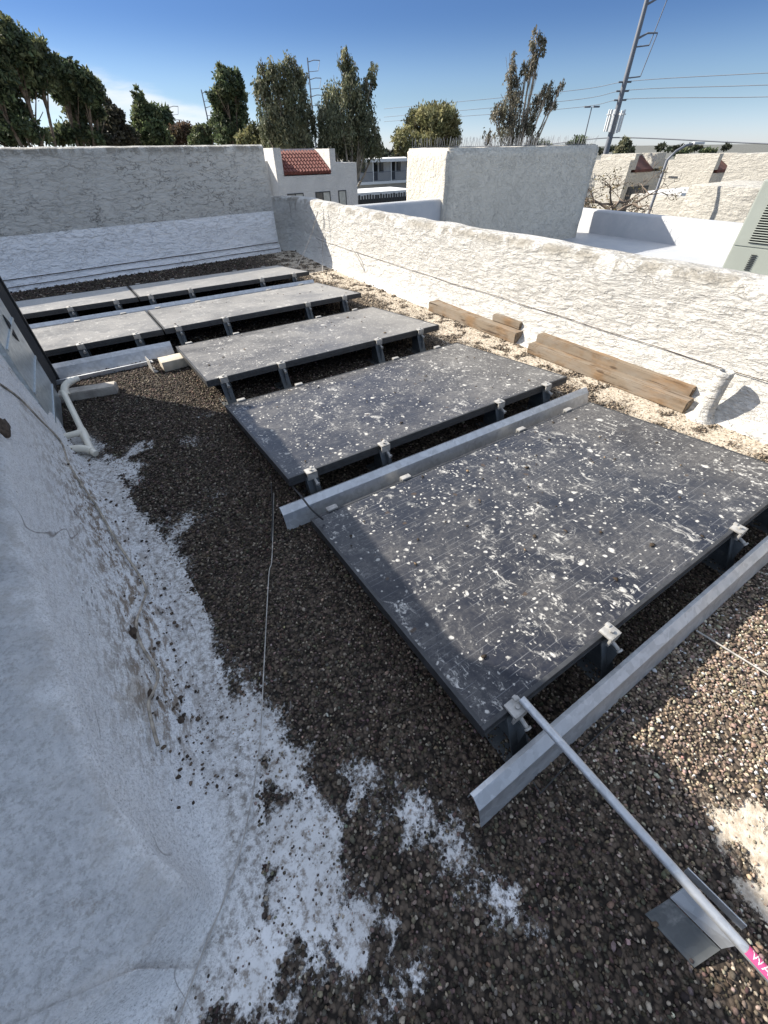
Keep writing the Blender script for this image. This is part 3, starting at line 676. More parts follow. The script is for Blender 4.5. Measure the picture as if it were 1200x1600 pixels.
# wind deflectors: folded galvanised sheets behind the high sides
DP = [(.012, .060), (.010, .098), (-.001, .103), (-.026, .078), (-.048, .004), (-.040, .002)]
def deflector(x0, x1, y, label):
    g = MB().sheet(DP, 0, x1-x0, .0022, 10, .0006); o = g.build('wind_deflector', MT['galv'], loc=(0, 0, 0)); o.location = (x0, y, 0)
    return tag(o, label, 'metal channel', 'galvanised channels between the panel rows')
deflector(.290, 2.9, .094, 'nearest galvanised channel, crossing under the pole in front of the nearest panel')
deflector(.300, 2.33, 1.302, 'galvanised channel lying between the two nearest panels')
deflector(-1.9, .33, 3.695, 'wide galvanised channel beside the tan block, left of the third panel')
deflector(-1.9, 2.15, 4.869, 'galvanised channel between the two farthest panel rows')
# flat rail lying below the wide channel
tag(MB().b6(-1.6, .12, 3.56, 3.575, .0, .03, .002).build('edge_strip', MT['galv']), 'thin metal strip at the foot of the wide channel left of the third panel', 'metal strip')
# tan block and white angle bracket
tag(MB().box((.30, 3.42, .035), (.22, .13, .07), .05, bev=.006).build('concrete_block', MT['concrete'], smooth=True), 'tan block on the gravel by the left corner of the third panel', 'block')
g = MB().box((0, 0, .045), (.004, .12, .09), 0).box((.014, 0, .002), (.03, .12, .004)).box((.012, .03, .055), (.02, .03, .004)).box((.012, -.02, .072), (.024, .05, .004))
o = g.build('angle_bracket', MT['clampm'], loc=(0, 0, 0)); o.location = (.118, 3.44, 0); o.rotation_euler = (0, 0, .12); tag(o, 'upright pale metal bracket on the gravel left of the tan block', 'bracket')
beam((-.48, 3.26), (-.14, 3.20), .10, .055, 'grey wooden plank on the gravel beside the air handler', name='wood_plank', mat='wood_grey')

# conduit pole with pink warning label and its foot
pa = Vector((.511, .176, .188))
pd = (G(1192, 1514, .108)-pa).normalized(); pb = pa+pd*.80
t = thing('conduit_pole', 'round galvanised pole with a pink warning label in the lower right corner', 'pole', (.585, -.3, 0)); o3 = (.585, -.3, 0)
loc(MB().tube([pa, pa+(pb-pa)*.5, pb], .0105, 20), o3).build('tube', MT['galv'], t, True)
side = pd.cross(Vector((0, 0, 1))).normalized(); upv = side.cross(pd).normalized()
# label wraps the upper side of the pole
def pole_pt(s, w, r): return pa+pd*s+(side*math.sin(w)+upv*math.cos(w))*r
s0 = (G(1163, 1486, .115)-pa).dot(pd)
g = MB().grid([[tuple(pole_pt(s0+.10*k/8, w, .0110)) for w in np.linspace(-1.1, 1.1, 13)] for k in range(9)])
loc(g, o3); lab = g.build('warning_label', MT['pink'], t, True)
fc = bpy.data.curves.new('warning_text', 'FONT'); fc.body = 'WARNING'; fc.size = .019; fc.align_x = 'LEFT'
tmp = bpy.data.objects.new('warning_text', fc); COL.objects.link(tmp); dg = bpy.context.evaluated_depsgraph_get(); me = bpy.data.meshes.new_from_object(tmp.evaluated_get(dg)); bpy.data.objects.remove(tmp)
mt = MB(); vs = []
bm = bmesh.new(); bm.from_mesh(me); bmesh.ops.subdivide_edges(bm, edges=bm.edges[:], cuts=1)
for v in bm.verts:
    w = (.0068-v.co.y)/.0113; vs.append(Vector(pole_pt(s0+.006+v.co.x*.95, w, .0114)))
for v, p in zip(bm.verts, vs): v.co = p
mt.frombm(bm); loc(mt, o3); mt.build('warning_text', MT['white'], lab)
# foot: bent plate under the pole
t = thing('pole_foot', 'bent dark metal plate foot holding the pole above the gravel at bottom right', 'bracket', (.56, -.33, 0)); o3 = (.56, -.33, 0)
a = [G(1008, 1428, .004), G(1085, 1512, .004), G(1126, 1484, .022), G(1046, 1404, .045)]
g = MB(); vs = []
for p in a: vs.append(p); 
vs += [p+Vector((0, 0, -.003)) for p in a]
g.add(vs, [(0, 1, 2, 3), (7, 6, 5, 4), (0, 4, 5, 1), (1, 5, 6, 2), (2, 6, 7, 3), (3, 7, 4, 0)])
loc(g, o3).build('plate', MT['galv_dull'], t)
b0, b1 = G(1056, 1382, .060), G(1148, 1475, .030)
c0, c1 = G(1060, 1372, .100), G(1155, 1462, .075)
e0, e1 = b0+Vector((.035, .0, -.005)), b1+Vector((.035, .0, -.005))
f0, f1 = e0+Vector((.004, .003, .02)), e1+Vector((.004, .003, .02))
g = MB()
def plate(g, q, n=.003):
    q = [Vector(p) for p in q]; nn = (q[1]-q[0]).cross(q[2]-q[0]).normalized()*n
    g.add(q+[p-nn for p in q], [(0, 1, 2, 3), (7, 6, 5, 4), (0, 4, 5, 1), (1, 5, 6, 2), (2, 6, 7, 3), (3, 7, 4, 0)])
plate(g, [a[3]+Vector((.002, 0, .001)), a[2]+Vector((.002, 0, .001)), G(1150, 1478, .052), G(1070, 1386, .082)]); plate(g, [e0, e1, f1, f0])
loc(g, o3).build('saddle', MT['galv'], t)

# ------------------------------------------------------------------ cords and wires on the roof
def cord(name, pts, r, mat, label, cat='cord', n=6, sub=8):
    P = catmull([tuple(p) for p in pts], sub)
    return tag(MB().tube([tuple(p) for p in P], r, n).build(name, MT[mat], smooth=True), label, cat)
cz = .012
cord('loose_cord', [G(u, v, cz) for u, v in ((428, 770), (425, 870), (420, 900), (412, 1050), (405, 1170), (385, 1290), (360, 1380), (320, 1480), (280, 1590), (262, 1640))], .0018, 'cord', 'dirty white cord running along the foot of the white curb over the gravel')
def on_mound(u, v, lift=.018):
    d = ray(u, v).normalized(); best = None; A = MROWS.reshape(-1, 3); rel = A-np.array(CP); tt = rel @ np.array(d); dist = np.linalg.norm(rel-tt[:, None]*np.array(d), axis=1)+0.02*tt
    k = np.argsort(dist)[:4]; tq = float(np.average(tt[k], weights=1/(dist[k]+1e-4)))
    return CP+d*(tq-lift*1.6)
rp = [(0, 600), (30, 622), (62, 655), (95, 690), (110, 730), (150, 790), (185, 850), (212, 890), (228, 920), (222, 945), (213, 975), (222, 1010), (246, 1050), (240, 1080), (232, 1100), (240, 1140), (247, 1165)]
rpts = [on_mound(u, v) for u, v in rp]
cord('muddy_rope', rpts, .0045, 'rope', 'thin muddy rope trailing down the face of the white curb', 'rope')
def lump(p, r, seed, mat='mud', name='mud_clump', label='', sq=(1, 1, .6)):
    bm = bmesh.new(); bmesh.ops.create_icosphere(bm, subdivisions=3, radius=r)
    for v in bm.verts: v.co = Vector((v.co.x*sq[0], v.co.y*sq[1], v.co.z*sq[2]))*(1+.45*mnoise.fractal(v.co/r*1.3+Vector((seed, seed, 0)), 1, 2, 3)); v.co += Vector(p)
    return tag(MB().frombm(bm).build(name, MT[mat], smooth=True), label, 'debris')
lump(on_mound(209, 990, .004), .020, 1, label='dark brown mud clump stuck on the rope on the curb', sq=(.6, 1.1, .7))
lump(on_mound(236, 1085, .003), .011, 2, label='small mud knot on the lower end of the rope', sq=(.7, 1.3, .7))
lump(on_mound(4, 670, .004), .035, 5, label='patch of brown dried leaves and mud at the left edge of the curb', sq=(.5, 1.6, .9))
lump(on_mound(282, 1090, .002), .007, 3, label='small dark stone lying on the white curb right of the rope')
lump(on_mound(283, 1125, .002), .009, 4, label='dark leaf scrap on the white curb beside the small stone')
cord('corner_wire', [GX(497, 330, 2.90), GX(485, 370, 2.8), G(470, 405, .1), G(462, 418, .04)], .006, 'cord', 'white wire hanging in the far corner of the parapet', 'wire')
cord('drop_wire', [GX(505, 326, 2.90), GX(505, 360, 2.88), GX(504, 400, 2.86), G(504, 425, .03)], .004, 'cord', 'thin pale wire straight down the parapet by the far corner', 'wire')
cord('panel_wire', [G(1088, 985, .02), G(1145, 1020, .015), G(1210, 1060, .015)], .003, 'cord', 'thin pale wire on the gravel in front of the nearest channel', 'wire')
cord('bent_wire', [G(833, 1222, .02), G(843, 1236, .015), G(848, 1236, .015), G(900, 1180, .015), G(985, 1104, .02)], .0016, 'black', 'bent black wire on the gravel under the pole', 'wire', sub=3)
cord('black_lead', [G(452, 755, .12), G(470, 775, .14), G(486, 795, .15), G(505, 812, .10)], .004, 'black', 'black lead crossing the channel between the two nearest panels', 'cable')
cord('ground_cable', [G(424, 755, .02), G(426, 800, .015), G(424, 845, .015)], .003, 'black', 'black cable on the gravel left of the nearest panel corner', 'cable')
cord('wall_cable', [GX(548, 385, 2.86), GX(560, 405, 2.85), G(572, 430, .06), G(572, 438, .02)], .005, 'cord', 'pale cable looping down the far end of the parapet at the shadow edge', 'cable')

# ------------------------------------------------------------------ neighbour's roof
g = MB(); nx = 40
def flatgrid(x0, x1, y0, y1, n, m, z, seed):
    return [[(x0+(x1-x0)*j/m, y0+(y1-y0)*i/n, z+.012*mnoise.noise(Vector((x0+(x1-x0)*j/m, y0+(y1-y0)*i/n, seed)))) for j in range(m+1)] for i in range(n+1)]
struct(MB().grid(flatgrid(3.1, 9.0, -4, 6.4, 60, 50, 0, 2)).build('neighbour_roof', MT['neigh'], smooth=2, loc=(6, 1, 0)))
struct(MB().b6(3.42, 9.1, -4, 6.45, -6.4, -.05).build('neighbour_roof_slab', MT['beige']))
def low_parapet(p, q, h, th, name, label, flare=.10):
    p, q = Vector((*p, 0)), Vector((*q, 0)); L = (q-p).length; n = int(L/.06); d = (q-p)/L; nr = Vector((-d.y, d.x, 0)); rows = []
    prof = [(-flare*2.2, 0.004), (-flare*1.2, .02), (-flare*.5, .06), (-.01, .13)]+[(0, z) for z in np.linspace(.17, h-.04, 8)]+[(.01, h-.01), (.04, h), (th-.03, h), (th, h-.03), (th, -.4)] if h > .25 else [(-flare*2.2, .004), (-flare, .02), (-flare*.4, .07), (0, h-.05), (.01, h-.01), (.04, h), (th, h), (th, -.4)]
    for k in range(n+1):
        b = p+d*(L*k/n); r = []
        for o_, z in prof:
            w = mnoise.fractal(Vector((b.x*3, b.y*3, z*4)), 1, 2, 4)*.012; s = b+nr*(o_+w); r.append((s.x, s.y, z))
        rows.append(r)
    return tag(MB().grid(rows).build(name, MT['neigh'], smooth=2), label, 'parapet')
low_parapet((4.46, 5.60), (3.12, 5.60), .69, .18, 'rear_parapet', 'shaded white parapet between the corner of the near roof and the stucco block')
low_parapet((8.30, -4), (8.30, 6.3), .345, .2, 'side_parapet', 'smooth white parapet beyond the neighbour roof, half in block shadow', .06)
t = thing('stucco_block', 'tall rough stucco block with bird spikes along its top on the neighbour roof', 'roof block', (6, 5.8, 0)); o3 = (6, 5.8, 0)
def rblock():
    bm = bmesh.new(); bmesh.ops.create_cube(bm, size=1); bmesh.ops.scale(bm, vec=(3.1, .95, 1.6), verts=bm.verts)
    bmesh.ops.bevel(bm, geom=bm.edges[:], offset=.03, segments=3, affect='EDGES'); bmesh.ops.subdivide_edges(bm, edges=[e for e in bm.edges if e.calc_length() > .3], cuts=24, use_grid_fill=True)
    bmesh.ops.translate(bm, vec=(6.0, 5.81, .41), verts=bm.verts)
    for v in bm.verts: v.co += v.normal*mnoise.fractal(v.co*4, 1, 2, 4)*.009
    return MB().frombm(bm)
loc(rblock(), o3).build('block_body', MT['block'], t, 2)
g = MB()
for yy in (5.40, 6.20):
    g = MB().b6(4.5, 7.5, yy-.012, yy+.012, 1.215, 1.222)
    for x in np.arange(4.5, 7.5, .035): g.tube([(x, yy, 1.215), (x+random.uniform(-.015, .015), yy+random.uniform(-.05, .05), 1.31+random.uniform(-.01, .02))], .0024, 3, False)
    loc(g, o3).build('bird_spikes', MT['steelpole'], t)
# package unit on the neighbour roof
t = thing('package_unit', 'grey green rooftop air conditioner with louvres at the right edge', 'air conditioner', (5.0, 1.90, 0), R(6))
MB().b6(0, 1.3, -1.6, 0, .06, .985, .008).build('casing', MT['hvac'], t)
MB().b6(.02, 1.28, -1.58, -.02, 0, .06).build('base_rail', MT['galv_dull'], t)
MB().b6(-.006, -.0005, -1.59, -.012, .53, .975, .002).build('upper_panel', MT['hvac'], t)
MB().b6(-.006, -.0005, -1.59, -.012, .08, .52, .002).build('lower_panel', MT['hvac'], t)
g = MB(); lv = MB()
lv.b6(-.0085, -.0065, -1.45, -.11, .555, .95)
for k in range(22): g.box((-.014, -.78, .565+k*.0175), (.012, 1.34, .005), ry=.5)
lv.build('louvre_recess', MT['dark'], t); g.build('louvre', MT['hvac'], t)
g = MB()
for k in range(9): g.box((-.010, -.20, .36+k*.014), (.008, .045, .004), ry=.5)
g.build('small_vent', MT['dark'], t)
MB().tube([(-.01, -.055, .33), (-.05, -.06, .31), (-.055, -.065, .22), (-.012, -.07, .18)], .008, 8).build('cable_whip', MT['black'], t, True)
MB().tube([(-.015, -.072, .18), (-.02, -.075, .06)], .011, 8).build('conduit', MT['galv'], t, True)

# ------------------------------------------------------------------ buildings beyond
def window(parent, o3, x0, x1, y, z0, z1, split=True):
    fr = MB(); d = .05
    for a in ((x0, x1, y-.03, y+.02, z0-d, z0), (x0, x1, y-.03, y+.02, z1, z1+d), (x0-d, x0, y-.03, y+.02, z0-d, z1+d), (x1, x1+d, y-.03, y+.02, z0-d, z1+d)): fr.b6(*a)
    if split: fr.b6((x0+x1)/2-.03, (x0+x1)/2+.03, y-.028, y+.02, z0, z1)
    w = loc(fr, o3).build('window', MT['frame'], parent)
    loc(MB().b6(x0, (x0+x1)/2-.03 if split else x1, y-.012, y, z0, z1), o3).build('pane', MT['glass' if split else 'curtain'], w)
    if split: loc(MB().b6((x0+x1)/2+.03, x1, y-.012, y, z0, z1), o3).build('blind', MT['curtain'], w)
YB = 30.
o3 = (14.5, YB+3, -6.5); t = thing('tile_roof_house', 'pale house with a slanted red tile panel between two piers, behind the parapet corner', 'house', o3)
A = lambda u, v, y=YB: GY(u, v, y)
zt = A(480, 232).z; zc = A(480, 272).z
b = MB()
x0, x1, x2, x3, x4 = A(418, 250).x, A(426, 232).x, A(438, 232).x, A(514, 232).x, A(523, 232).x; x5 = A(557, 253).x
b.b6(x1, x4, YB, YB+6, -6.5, zc); b.b6(x1, x2, YB, YB+3.0, zc+.002, zt+.05); b.b6(x3, x4, YB, YB+3.0, zc+.002, zt-.02); b.b6(x2+.002, x3-.002, YB+2.2, YB+3.2, zc+.002, zt)
b.b6(x4+.002, x5, YB+.02, YB+6, -6.5, A(540, 254).z); b.b6(x0-1.6, x1-.002, YB+1.2, YB+6, -6.5, A(420, 252).z)
loc(b, o3).build('wall', MT['pale'], t)
g = MB(); nT = 15; zb = zc+.02; ztp = A(480, 238).z-.02
for k in range(nT):
    xc = x2+(x3-x2)*(k+.5)/nT; rr = (x3-x2)/nT*.5
    for j in range(6):
        t0, t1 = j/6, (j+1)/6+.03
        pts = [(xc, YB-.06+1.9*t0, zb+(ztp-zb)*t0+.05), (xc, YB-.06+1.9*t1, zb+(ztp-zb)*t1+.02)]
        g.tube(pts, [rr*1.02, rr*.92], 8)
g.add([(x2, YB, zb), (x3, YB, zb), (x3, YB+2.0, ztp), (x2, YB+2.0, ztp), (x2, YB, zb-.08), (x3, YB, zb-.08), (x3, YB+2.0, zb-.08), (x2, YB+2.0, zb-.08)], [(0, 1, 2, 3), (0, 4, 5, 1), (1, 5, 6, 2), (3, 2, 6, 7), (0, 3, 7, 4)])
loc(g, o3).build('tile_panel', MT['tile'], t, True)
z1 = A(470, 303).z; z0 = z1-1.0
for ua, ub, sp in ((450, 473, True), (494, 515, True), (530, 540, False)): window(t, o3, A(ua, 305).x, A(ub, 305).x, YB-.01 if ua < 520 else YB+.01, z0, z1, sp)
# long apartment block with balconies far behind
YA = 62.
ax0, ax1 = A(548, 260, YA).x, A(700, 260, YA).x; o3 = ((ax0+ax1)/2, YA+3, -6.5)
t = thing('apartment_block', 'long low apartment building with shaded balconies seen in the gap left of the stucco block', 'building', o3)
zr = A(600, 253, YA).z; zs = A(600, 283, YA).z
loc(MB().b6(ax0, ax1, YA+1.5, YA+8, -6.5, zr), o3).build('wall', MT['pale'], t)
loc(MB().b6(ax0-.3, ax1, YA-.2, YA+8.2, zr+.002, zr+.35), o3).build('roof', MT['white'], t)
loc(MB().b6(ax0, ax1, YA, YA+1.5, zs-.3, zs), o3).build('balcony_floor', MT['white'], t)
g = MB()
for x in np.arange(ax0+.2, ax1, .16): g.b6(x, x+.04, YA+.02, YA+.05, zs, zs+1.0)
g.b6(ax0, ax1, YA+.01, YA+.06, zs+1.0, zs+1.06); loc(g, o3).build('railing', MT['steelpole'], t)
for x in np.arange(ax0+.5, ax1, 3.0):
    loc(MB().b6(x, x+.12, YA, YA+.12, zs+.001, zr), o3).build('post', MT['white'], t)
    loc(MB().b6(x+.9, x+1.7, YA+1.46, YA+1.5, zs+.05, zs+2.1), o3).build('door', MT['dark'], t)
    loc(MB().b6(x+1.95, x+2.7, YA+1.46, YA+1.5, zs+.9, zs+2.0), o3).build('window', MT['glass'], t)
# carport and fence in front of it
YC = 44.
cx0, cx1 = A(556, 300, YC).x, A(650, 300, YC).x; zc = A(600, 299, YC).z; o3 = ((cx0+cx1)/2, YC+2, -6.5)
t = thing('carport', 'low white flat carport roof in front of the apartment building', 'carport', o3)
loc(MB().b6(cx0, cx1, YC, YC+5, zc-.22, zc), o3).build('roof', MT['white'], t)
for x in np.linspace(cx0+.4, cx1-.4, 4): loc(MB().b6(x, x+.12, YC+.3, YC+.42, -6.5, zc-.222), o3).build('post', MT['steelpole'], t)
g = MB(); fx0, fx1 = A(556, 305, YC-3).x, A(650, 305, YC-3).x; zf = A(600, 303, YC-3).z
for x in np.arange(fx0, fx1, .3): g.b6(x, x+.17, YC-3, YC-2.96, -6.5, zf+random.uniform(-.05, .05))
g.b6(fx0, fx1, YC-2.958, YC-2.9, -6.5, zf-.3)
tag(g.build('slat_fence', MT['blackmetal']), 'dark slatted fence below the carport roof', 'fence')

# townhouses on the right: lit side walls, dark tile niches
def townhouse(X, ua, ub, vt, label, nic=None, w=5.0, mat='beige', win=None):
    """lit side wall facing -x; shaded front facing -y with a tile slope between two piers"""
    pa_, pb_ = GX(ua, vt, X), GX(ub, vt, X); y1, y0 = pa_.y, pb_.y; zt = (pa_.z+pb_.z)/2
    if nic: xl, xr, xe = (GY(u, 250, y0).x for u in nic); w = xe-X
    o3 = (X+w/2, (y0+y1)/2, -6.5); t = thing('townhouse', label, 'house', o3, 0, 'beige townhouses on the right')
    body = MB()
    if nic:
        zn = GY(nic[0], 240, y0).z; zl = GY((nic[0]+nic[1])/2, 264, y0).z; dp = .9
        body.b6(X, xl-.352, y0, y1, -6.5, zt); body.b6(xl-.35, X+w, y0+dp+.004, y1, -6.5, zt); body.b6(xl-.35, X+w, y0+.002, y0+dp, -6.5, zl-.125); body.b6(xr+.902, X+w, y0+.004, y0+dp, zl-.123, zt)
    else: body.b6(X, X+w, y0, y1, -6.5, zt)
    loc(body, o3).build('wall', MT[mat], t)
    if nic:
        n = MB(); n.b6(xl-.35, xl, y0-.004, y0+dp, zl, zn); n.b6(xr, xr+.9, y0-.004, y0+dp, zl, zn); n.b6(xl-.35, xr+.9, y0+dp+.002, y0+dp+1.2, zt-.5, zn-.02)
        loc(n, o3).build('pier', MT[mat], t)
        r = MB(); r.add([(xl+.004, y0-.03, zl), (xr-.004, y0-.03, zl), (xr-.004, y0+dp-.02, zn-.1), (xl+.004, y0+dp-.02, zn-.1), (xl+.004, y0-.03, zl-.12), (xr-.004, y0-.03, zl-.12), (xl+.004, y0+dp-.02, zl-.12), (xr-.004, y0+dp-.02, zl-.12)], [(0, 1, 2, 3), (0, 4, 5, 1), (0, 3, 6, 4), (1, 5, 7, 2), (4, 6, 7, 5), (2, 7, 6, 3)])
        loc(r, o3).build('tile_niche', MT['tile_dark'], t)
        xm = (xl+xr)/2; z1 = zl-.75
        wf = loc(MB().b6(xm-1.0, xm+1.0, y0-.05, y0-.002, z1-1.2, z1), o3).build('window', MT['frame'], t); loc(MB().b6(xm-.92, xm+.92, y0-.06, y0-.051, z1-1.12, z1-.08), o3).build('pane', MT['glass'], wf)
    if win:
        wp, wq = GX(win[0], win[1], X), GX(win[2], win[3], X)
        wf = loc(MB().b6(X-.05, X-.002, wq.y-.12, wp.y+.12, wq.z-.12, wp.z+.12), o3).build('window', MT['beige'], t)
        loc(MB().b6(X-.06, X-.051, wq.y, wp.y, wq.z, wp.z), o3).build('pane', MT['glass'], wf)
    return t
townhouse(27, 905, 986, 250, 'leftmost beige townhouse with a dark red tile niche behind the bare tree', (997, 1024, 1046))
townhouse(27.5, 1044, 1122, 250, 'middle beige townhouse with a narrow side window and a dark niche', (1127, 1147, 1172), win=(1046, 275, 1059, 279))
townhouse(24, 1145, 1262, 240, 'rightmost beige townhouse with a plain tall sunlit wall above the low stucco block', None, w=4)
X = 14.
def wallbox(X, ua, ub, vt, w, name, label, mat='beige', cat='building'):
    p_, q_ = GX(ua, vt, X), GX(ub, vt, X); g = MB().b6(X, X+w, q_.y, p_.y, -6.5, (p_.z+q_.z)/2, .04)
    return tag(g.build(name, MT[mat], smooth=True), label, cat)
wallbox(14, 1076, 1190, 291, 2.6, 'stucco_outbuilding', 'low beige stucco block in front of the townhouses, left of the rooftop unit')
wallbox(15.2, 985, 1078, 306, .5, 'garden_wall', 'low beige garden wall with white cap below the middle townhouse', 'beige', 'wall')
wallbox(19, 1010, 1066, 300, 3, 'white_annex', 'white flat roofed annex behind the garden wall', 'white')

# ------------------------------------------------------------------ poles, wires, lamps
def lattice(u0, v0, v1, d, label, h_arm=1.6, r=.14, side=1, u1=None):
    b = GD(u0, v0, d); top = GD(u1 or u0, v1, d); zt = top.z
    t = thing('power_pole', label, 'power pole', (b.x, b.y, -6.5), 0, 'distant power poles')
    MB().tube([(0, 0, 0), (0, 0, zt+6.5)], [r*1.3, r*.6], 6).build('mast', MT['steelpole'], t)
    rr = Vector((RT.x, RT.y, 0)).normalized()
    for k in range(3):
        z = zt+6.5-.6-k*2.4; e = rr*h_arm*side
        MB().tube([(0, 0, z), (e.x*.5, e.y*.5, z+.25), (e.x, e.y, z+.2)], .07, 5).tube([(e.x, e.y, z+.2), (e.x*.8, e.y*.8, z-1.2)], .05, 5).tube([(e.x*.8, e.y*.8, z-1.2), (0, 0, z-1.3)], .05, 5).build('arm', MT['steelpole'], t)
    return t
lattice(272, 200, 163, 150, 'thin far power pole over the small trees at left, leftmost of three', 2.4, .2)
lattice(325, 188, 140, 140, 'thin power pole just left of the dark pine', 2.4, .2)
lattice(485, 140, 90, 120, 'power pole top showing above the left eucalyptus', 2.4, .2)
bp = GD(945, 245, 60); rr = Vector((RT.x, RT.y, 0)).normalized()
t = thing('transmission_pole', 'tall grey steel transmission pole with cell antennas, leaning at the upper right', 'power pole', (bp.x, bp.y, -6.5))
zt = 6.5+GD(1026, -40, 60).z
MB().tube([(0, 0, 0), (0, 0, zt)], [.33, .17], 14).build('mast', MT['steelpole'], t, True)
for v in (8, 60):
    z = GD(1010, v, 60).z+6.5; e = rr*1.75
    MB().tube([(0, 0, z), (e.x*.5, e.y*.5, z+.35), (e.x, e.y, z+.35)], [.09, .07, .05], 6).build('arm', MT['steelpole'], t)
    MB().tube([(e.x, e.y, z+.35), (e.x*.75, e.y*.75, z-2.3)], .04, 6).tube([(e.x*.75, e.y*.75, z-2.3), (0, 0, z-2.4)], .05, 6).build('insulator', MT['steelpole'], t)
z = GD(955, 188, 60).z+6.5
for k in range(6):
    a = k*math.pi/3+.3; m = MB().box((math.cos(a)*.72, math.sin(a)*.72, z+random.uniform(-.2, .2)), (.12, .24, 1.6), a, bev=.04)
    m.tube([(math.cos(a)*.4, math.sin(a)*.4, z+.4), (math.cos(a)*.9, math.sin(a)*.9, z+.4)], .05, 5); m.build('antenna', MT['antenna'], t)
for v in (128, 142, 156):
    z = GD(978, v, 60).z+6.5; MB().tube([(-rr.x*.6, -rr.y*.6, z), (rr.x*.6, rr.y*.6, z)], .07, 6).build('crossarm', MT['steelpole'], t)
def wire(pts, d, r, label):
    P = [GD(u, v, dd) for (u, v), dd in zip(pts, d)]; q = catmull([tuple(p) for p in P], 8)
    tag(MB().tube([tuple(p) for p in q], r, 4).build('power_line', MT['steelpole']), label, 'power line', 'overhead power lines')
wire([(1300, 110), (1160, 116), (983, 127), (880, 143), (600, 170)], (50, 54, 60, 66, 85), .022, 'highest power line at the big steel pole')
wire([(1300, 130), (1160, 134), (980, 141), (880, 158), (600, 183)], (50, 54, 60, 66, 85), .022, 'middle power line at the big steel pole')
wire([(1300, 149), (1160, 152), (977, 155), (880, 170), (600, 190)], (50, 54, 60, 66, 85), .022, 'lowest power line of three at the big steel pole')
wire([(1300, 228), (1160, 223), (963, 215), (870, 224), (800, 232)], (50, 54, 60, 64, 68), .045, 'thick low cable on the big steel pole just above the roofs')
b = GD(911, 225, 75); t = thing('floodlight_pole', 'thin double headed floodlight pole between the eucalyptus and the big pole', 'street lamp', (b.x, b.y, -6.5)); zt = GD(922, 167, 75).z+6.5
MB().tube([(0, 0, 0), (0, 0, zt)], [.09, .06], 6).build('post', MT['steelpole'], t)
for s in (-1, 1): MB().box((rr.x*.55*s, rr.y*.55*s, zt), (.75, .3, .16), math.atan2(rr.y, rr.x)).build('lamp_head', MT['steelpole'], t)
b = GD(1014, 332, 15); t = thing('street_lamp', 'slim grey street lamp with a curved arm before the middle townhouse', 'street lamp', (b.x, b.y, -6.5)); zt = GD(1047, 250, 15).z+6.5
e = rr*.55
MB().tube([(0, 0, 0), (0, 0, zt), (e.x*.25, e.y*.25, zt+.16), (e.x*.6, e.y*.6, zt+.26), (e.x, e.y, zt+.30)], [.05, .035, .03, .028, .025], 8).build('post', MT['steelpole'], t, True)
MB().box((e.x*1.12, e.y*1.12, zt+.30), (.26, .11, .05), math.atan2(rr.y, rr.x), bev=.015).build('lamp_head', MT['antenna'], t)

# ------------------------------------------------------------------ trees
def crown(center_list, n, size, cols, droop=0., up=0., asp=1.8):
    """many leaf clumps of small leaf faces; centre list of (pos, radius vector)"""
    wgt = np.array([r[0]*r[1]*r[2] for _, r in center_list])**.75; wgt /= wgt.sum(); V = []; C = []
    for (c, r), w in zip(center_list, wgt):
        k = max(20, int(n*w)); nsub = max(4, int(k/34)); 
        d = RNG.normal(0, 1, (nsub, 3)); d /= np.linalg.norm(d, axis=1)[:, None]; rad = RNG.uniform(.35, 1, nsub)**.6
        sc_ = d*rad[:, None]*np.array(r)+np.array(c); tone = RNG.uniform(.5, 1.4, nsub)
        pick = RNG.integers(0, nsub, k); off = RNG.normal(0, 1, (k, 3))*np.array(r).mean()*.125*np.array([1, 1, 1+droop*1.3]); P = sc_[pick]+off
        P[:, 2] -= droop*np.abs(RNG.normal(0, .25, k))*np.array(r).mean()
        ax = RNG.normal(0, 1, (k, 3)); ax[:, 2] = ax[:, 2]*(1-.6*droop)-droop*2.2+up*1.6; ax /= np.linalg.norm(ax, axis=1)[:, None]
        b = np.cross(ax, RNG.normal(0, 1, (k, 3))); b /= np.linalg.norm(b, axis=1)[:, None]+1e-9
        s = size*RNG.uniform(.5, 1.3, k)[:, None]; a_ = ax*s*asp; b_ = b*s*.5
        V.append(np.stack([P-b_*.4, P+a_*.5-b_, P+a_, P+a_*.5+b_], 1).reshape(-1, 3))
        ci = RNG.integers(0, len(cols), nsub)[pick]; cc = np.array(cols)[ci]*tone[pick][:, None]*RNG.uniform(.75, 1.25, (k, 1)); C.append(np.repeat(cc, 4, 0))
    V = np.concatenate(V); C = np.concatenate(C); return V, np.arange(len(V)).reshape(-1, 4), np.clip(C, 0, 1)
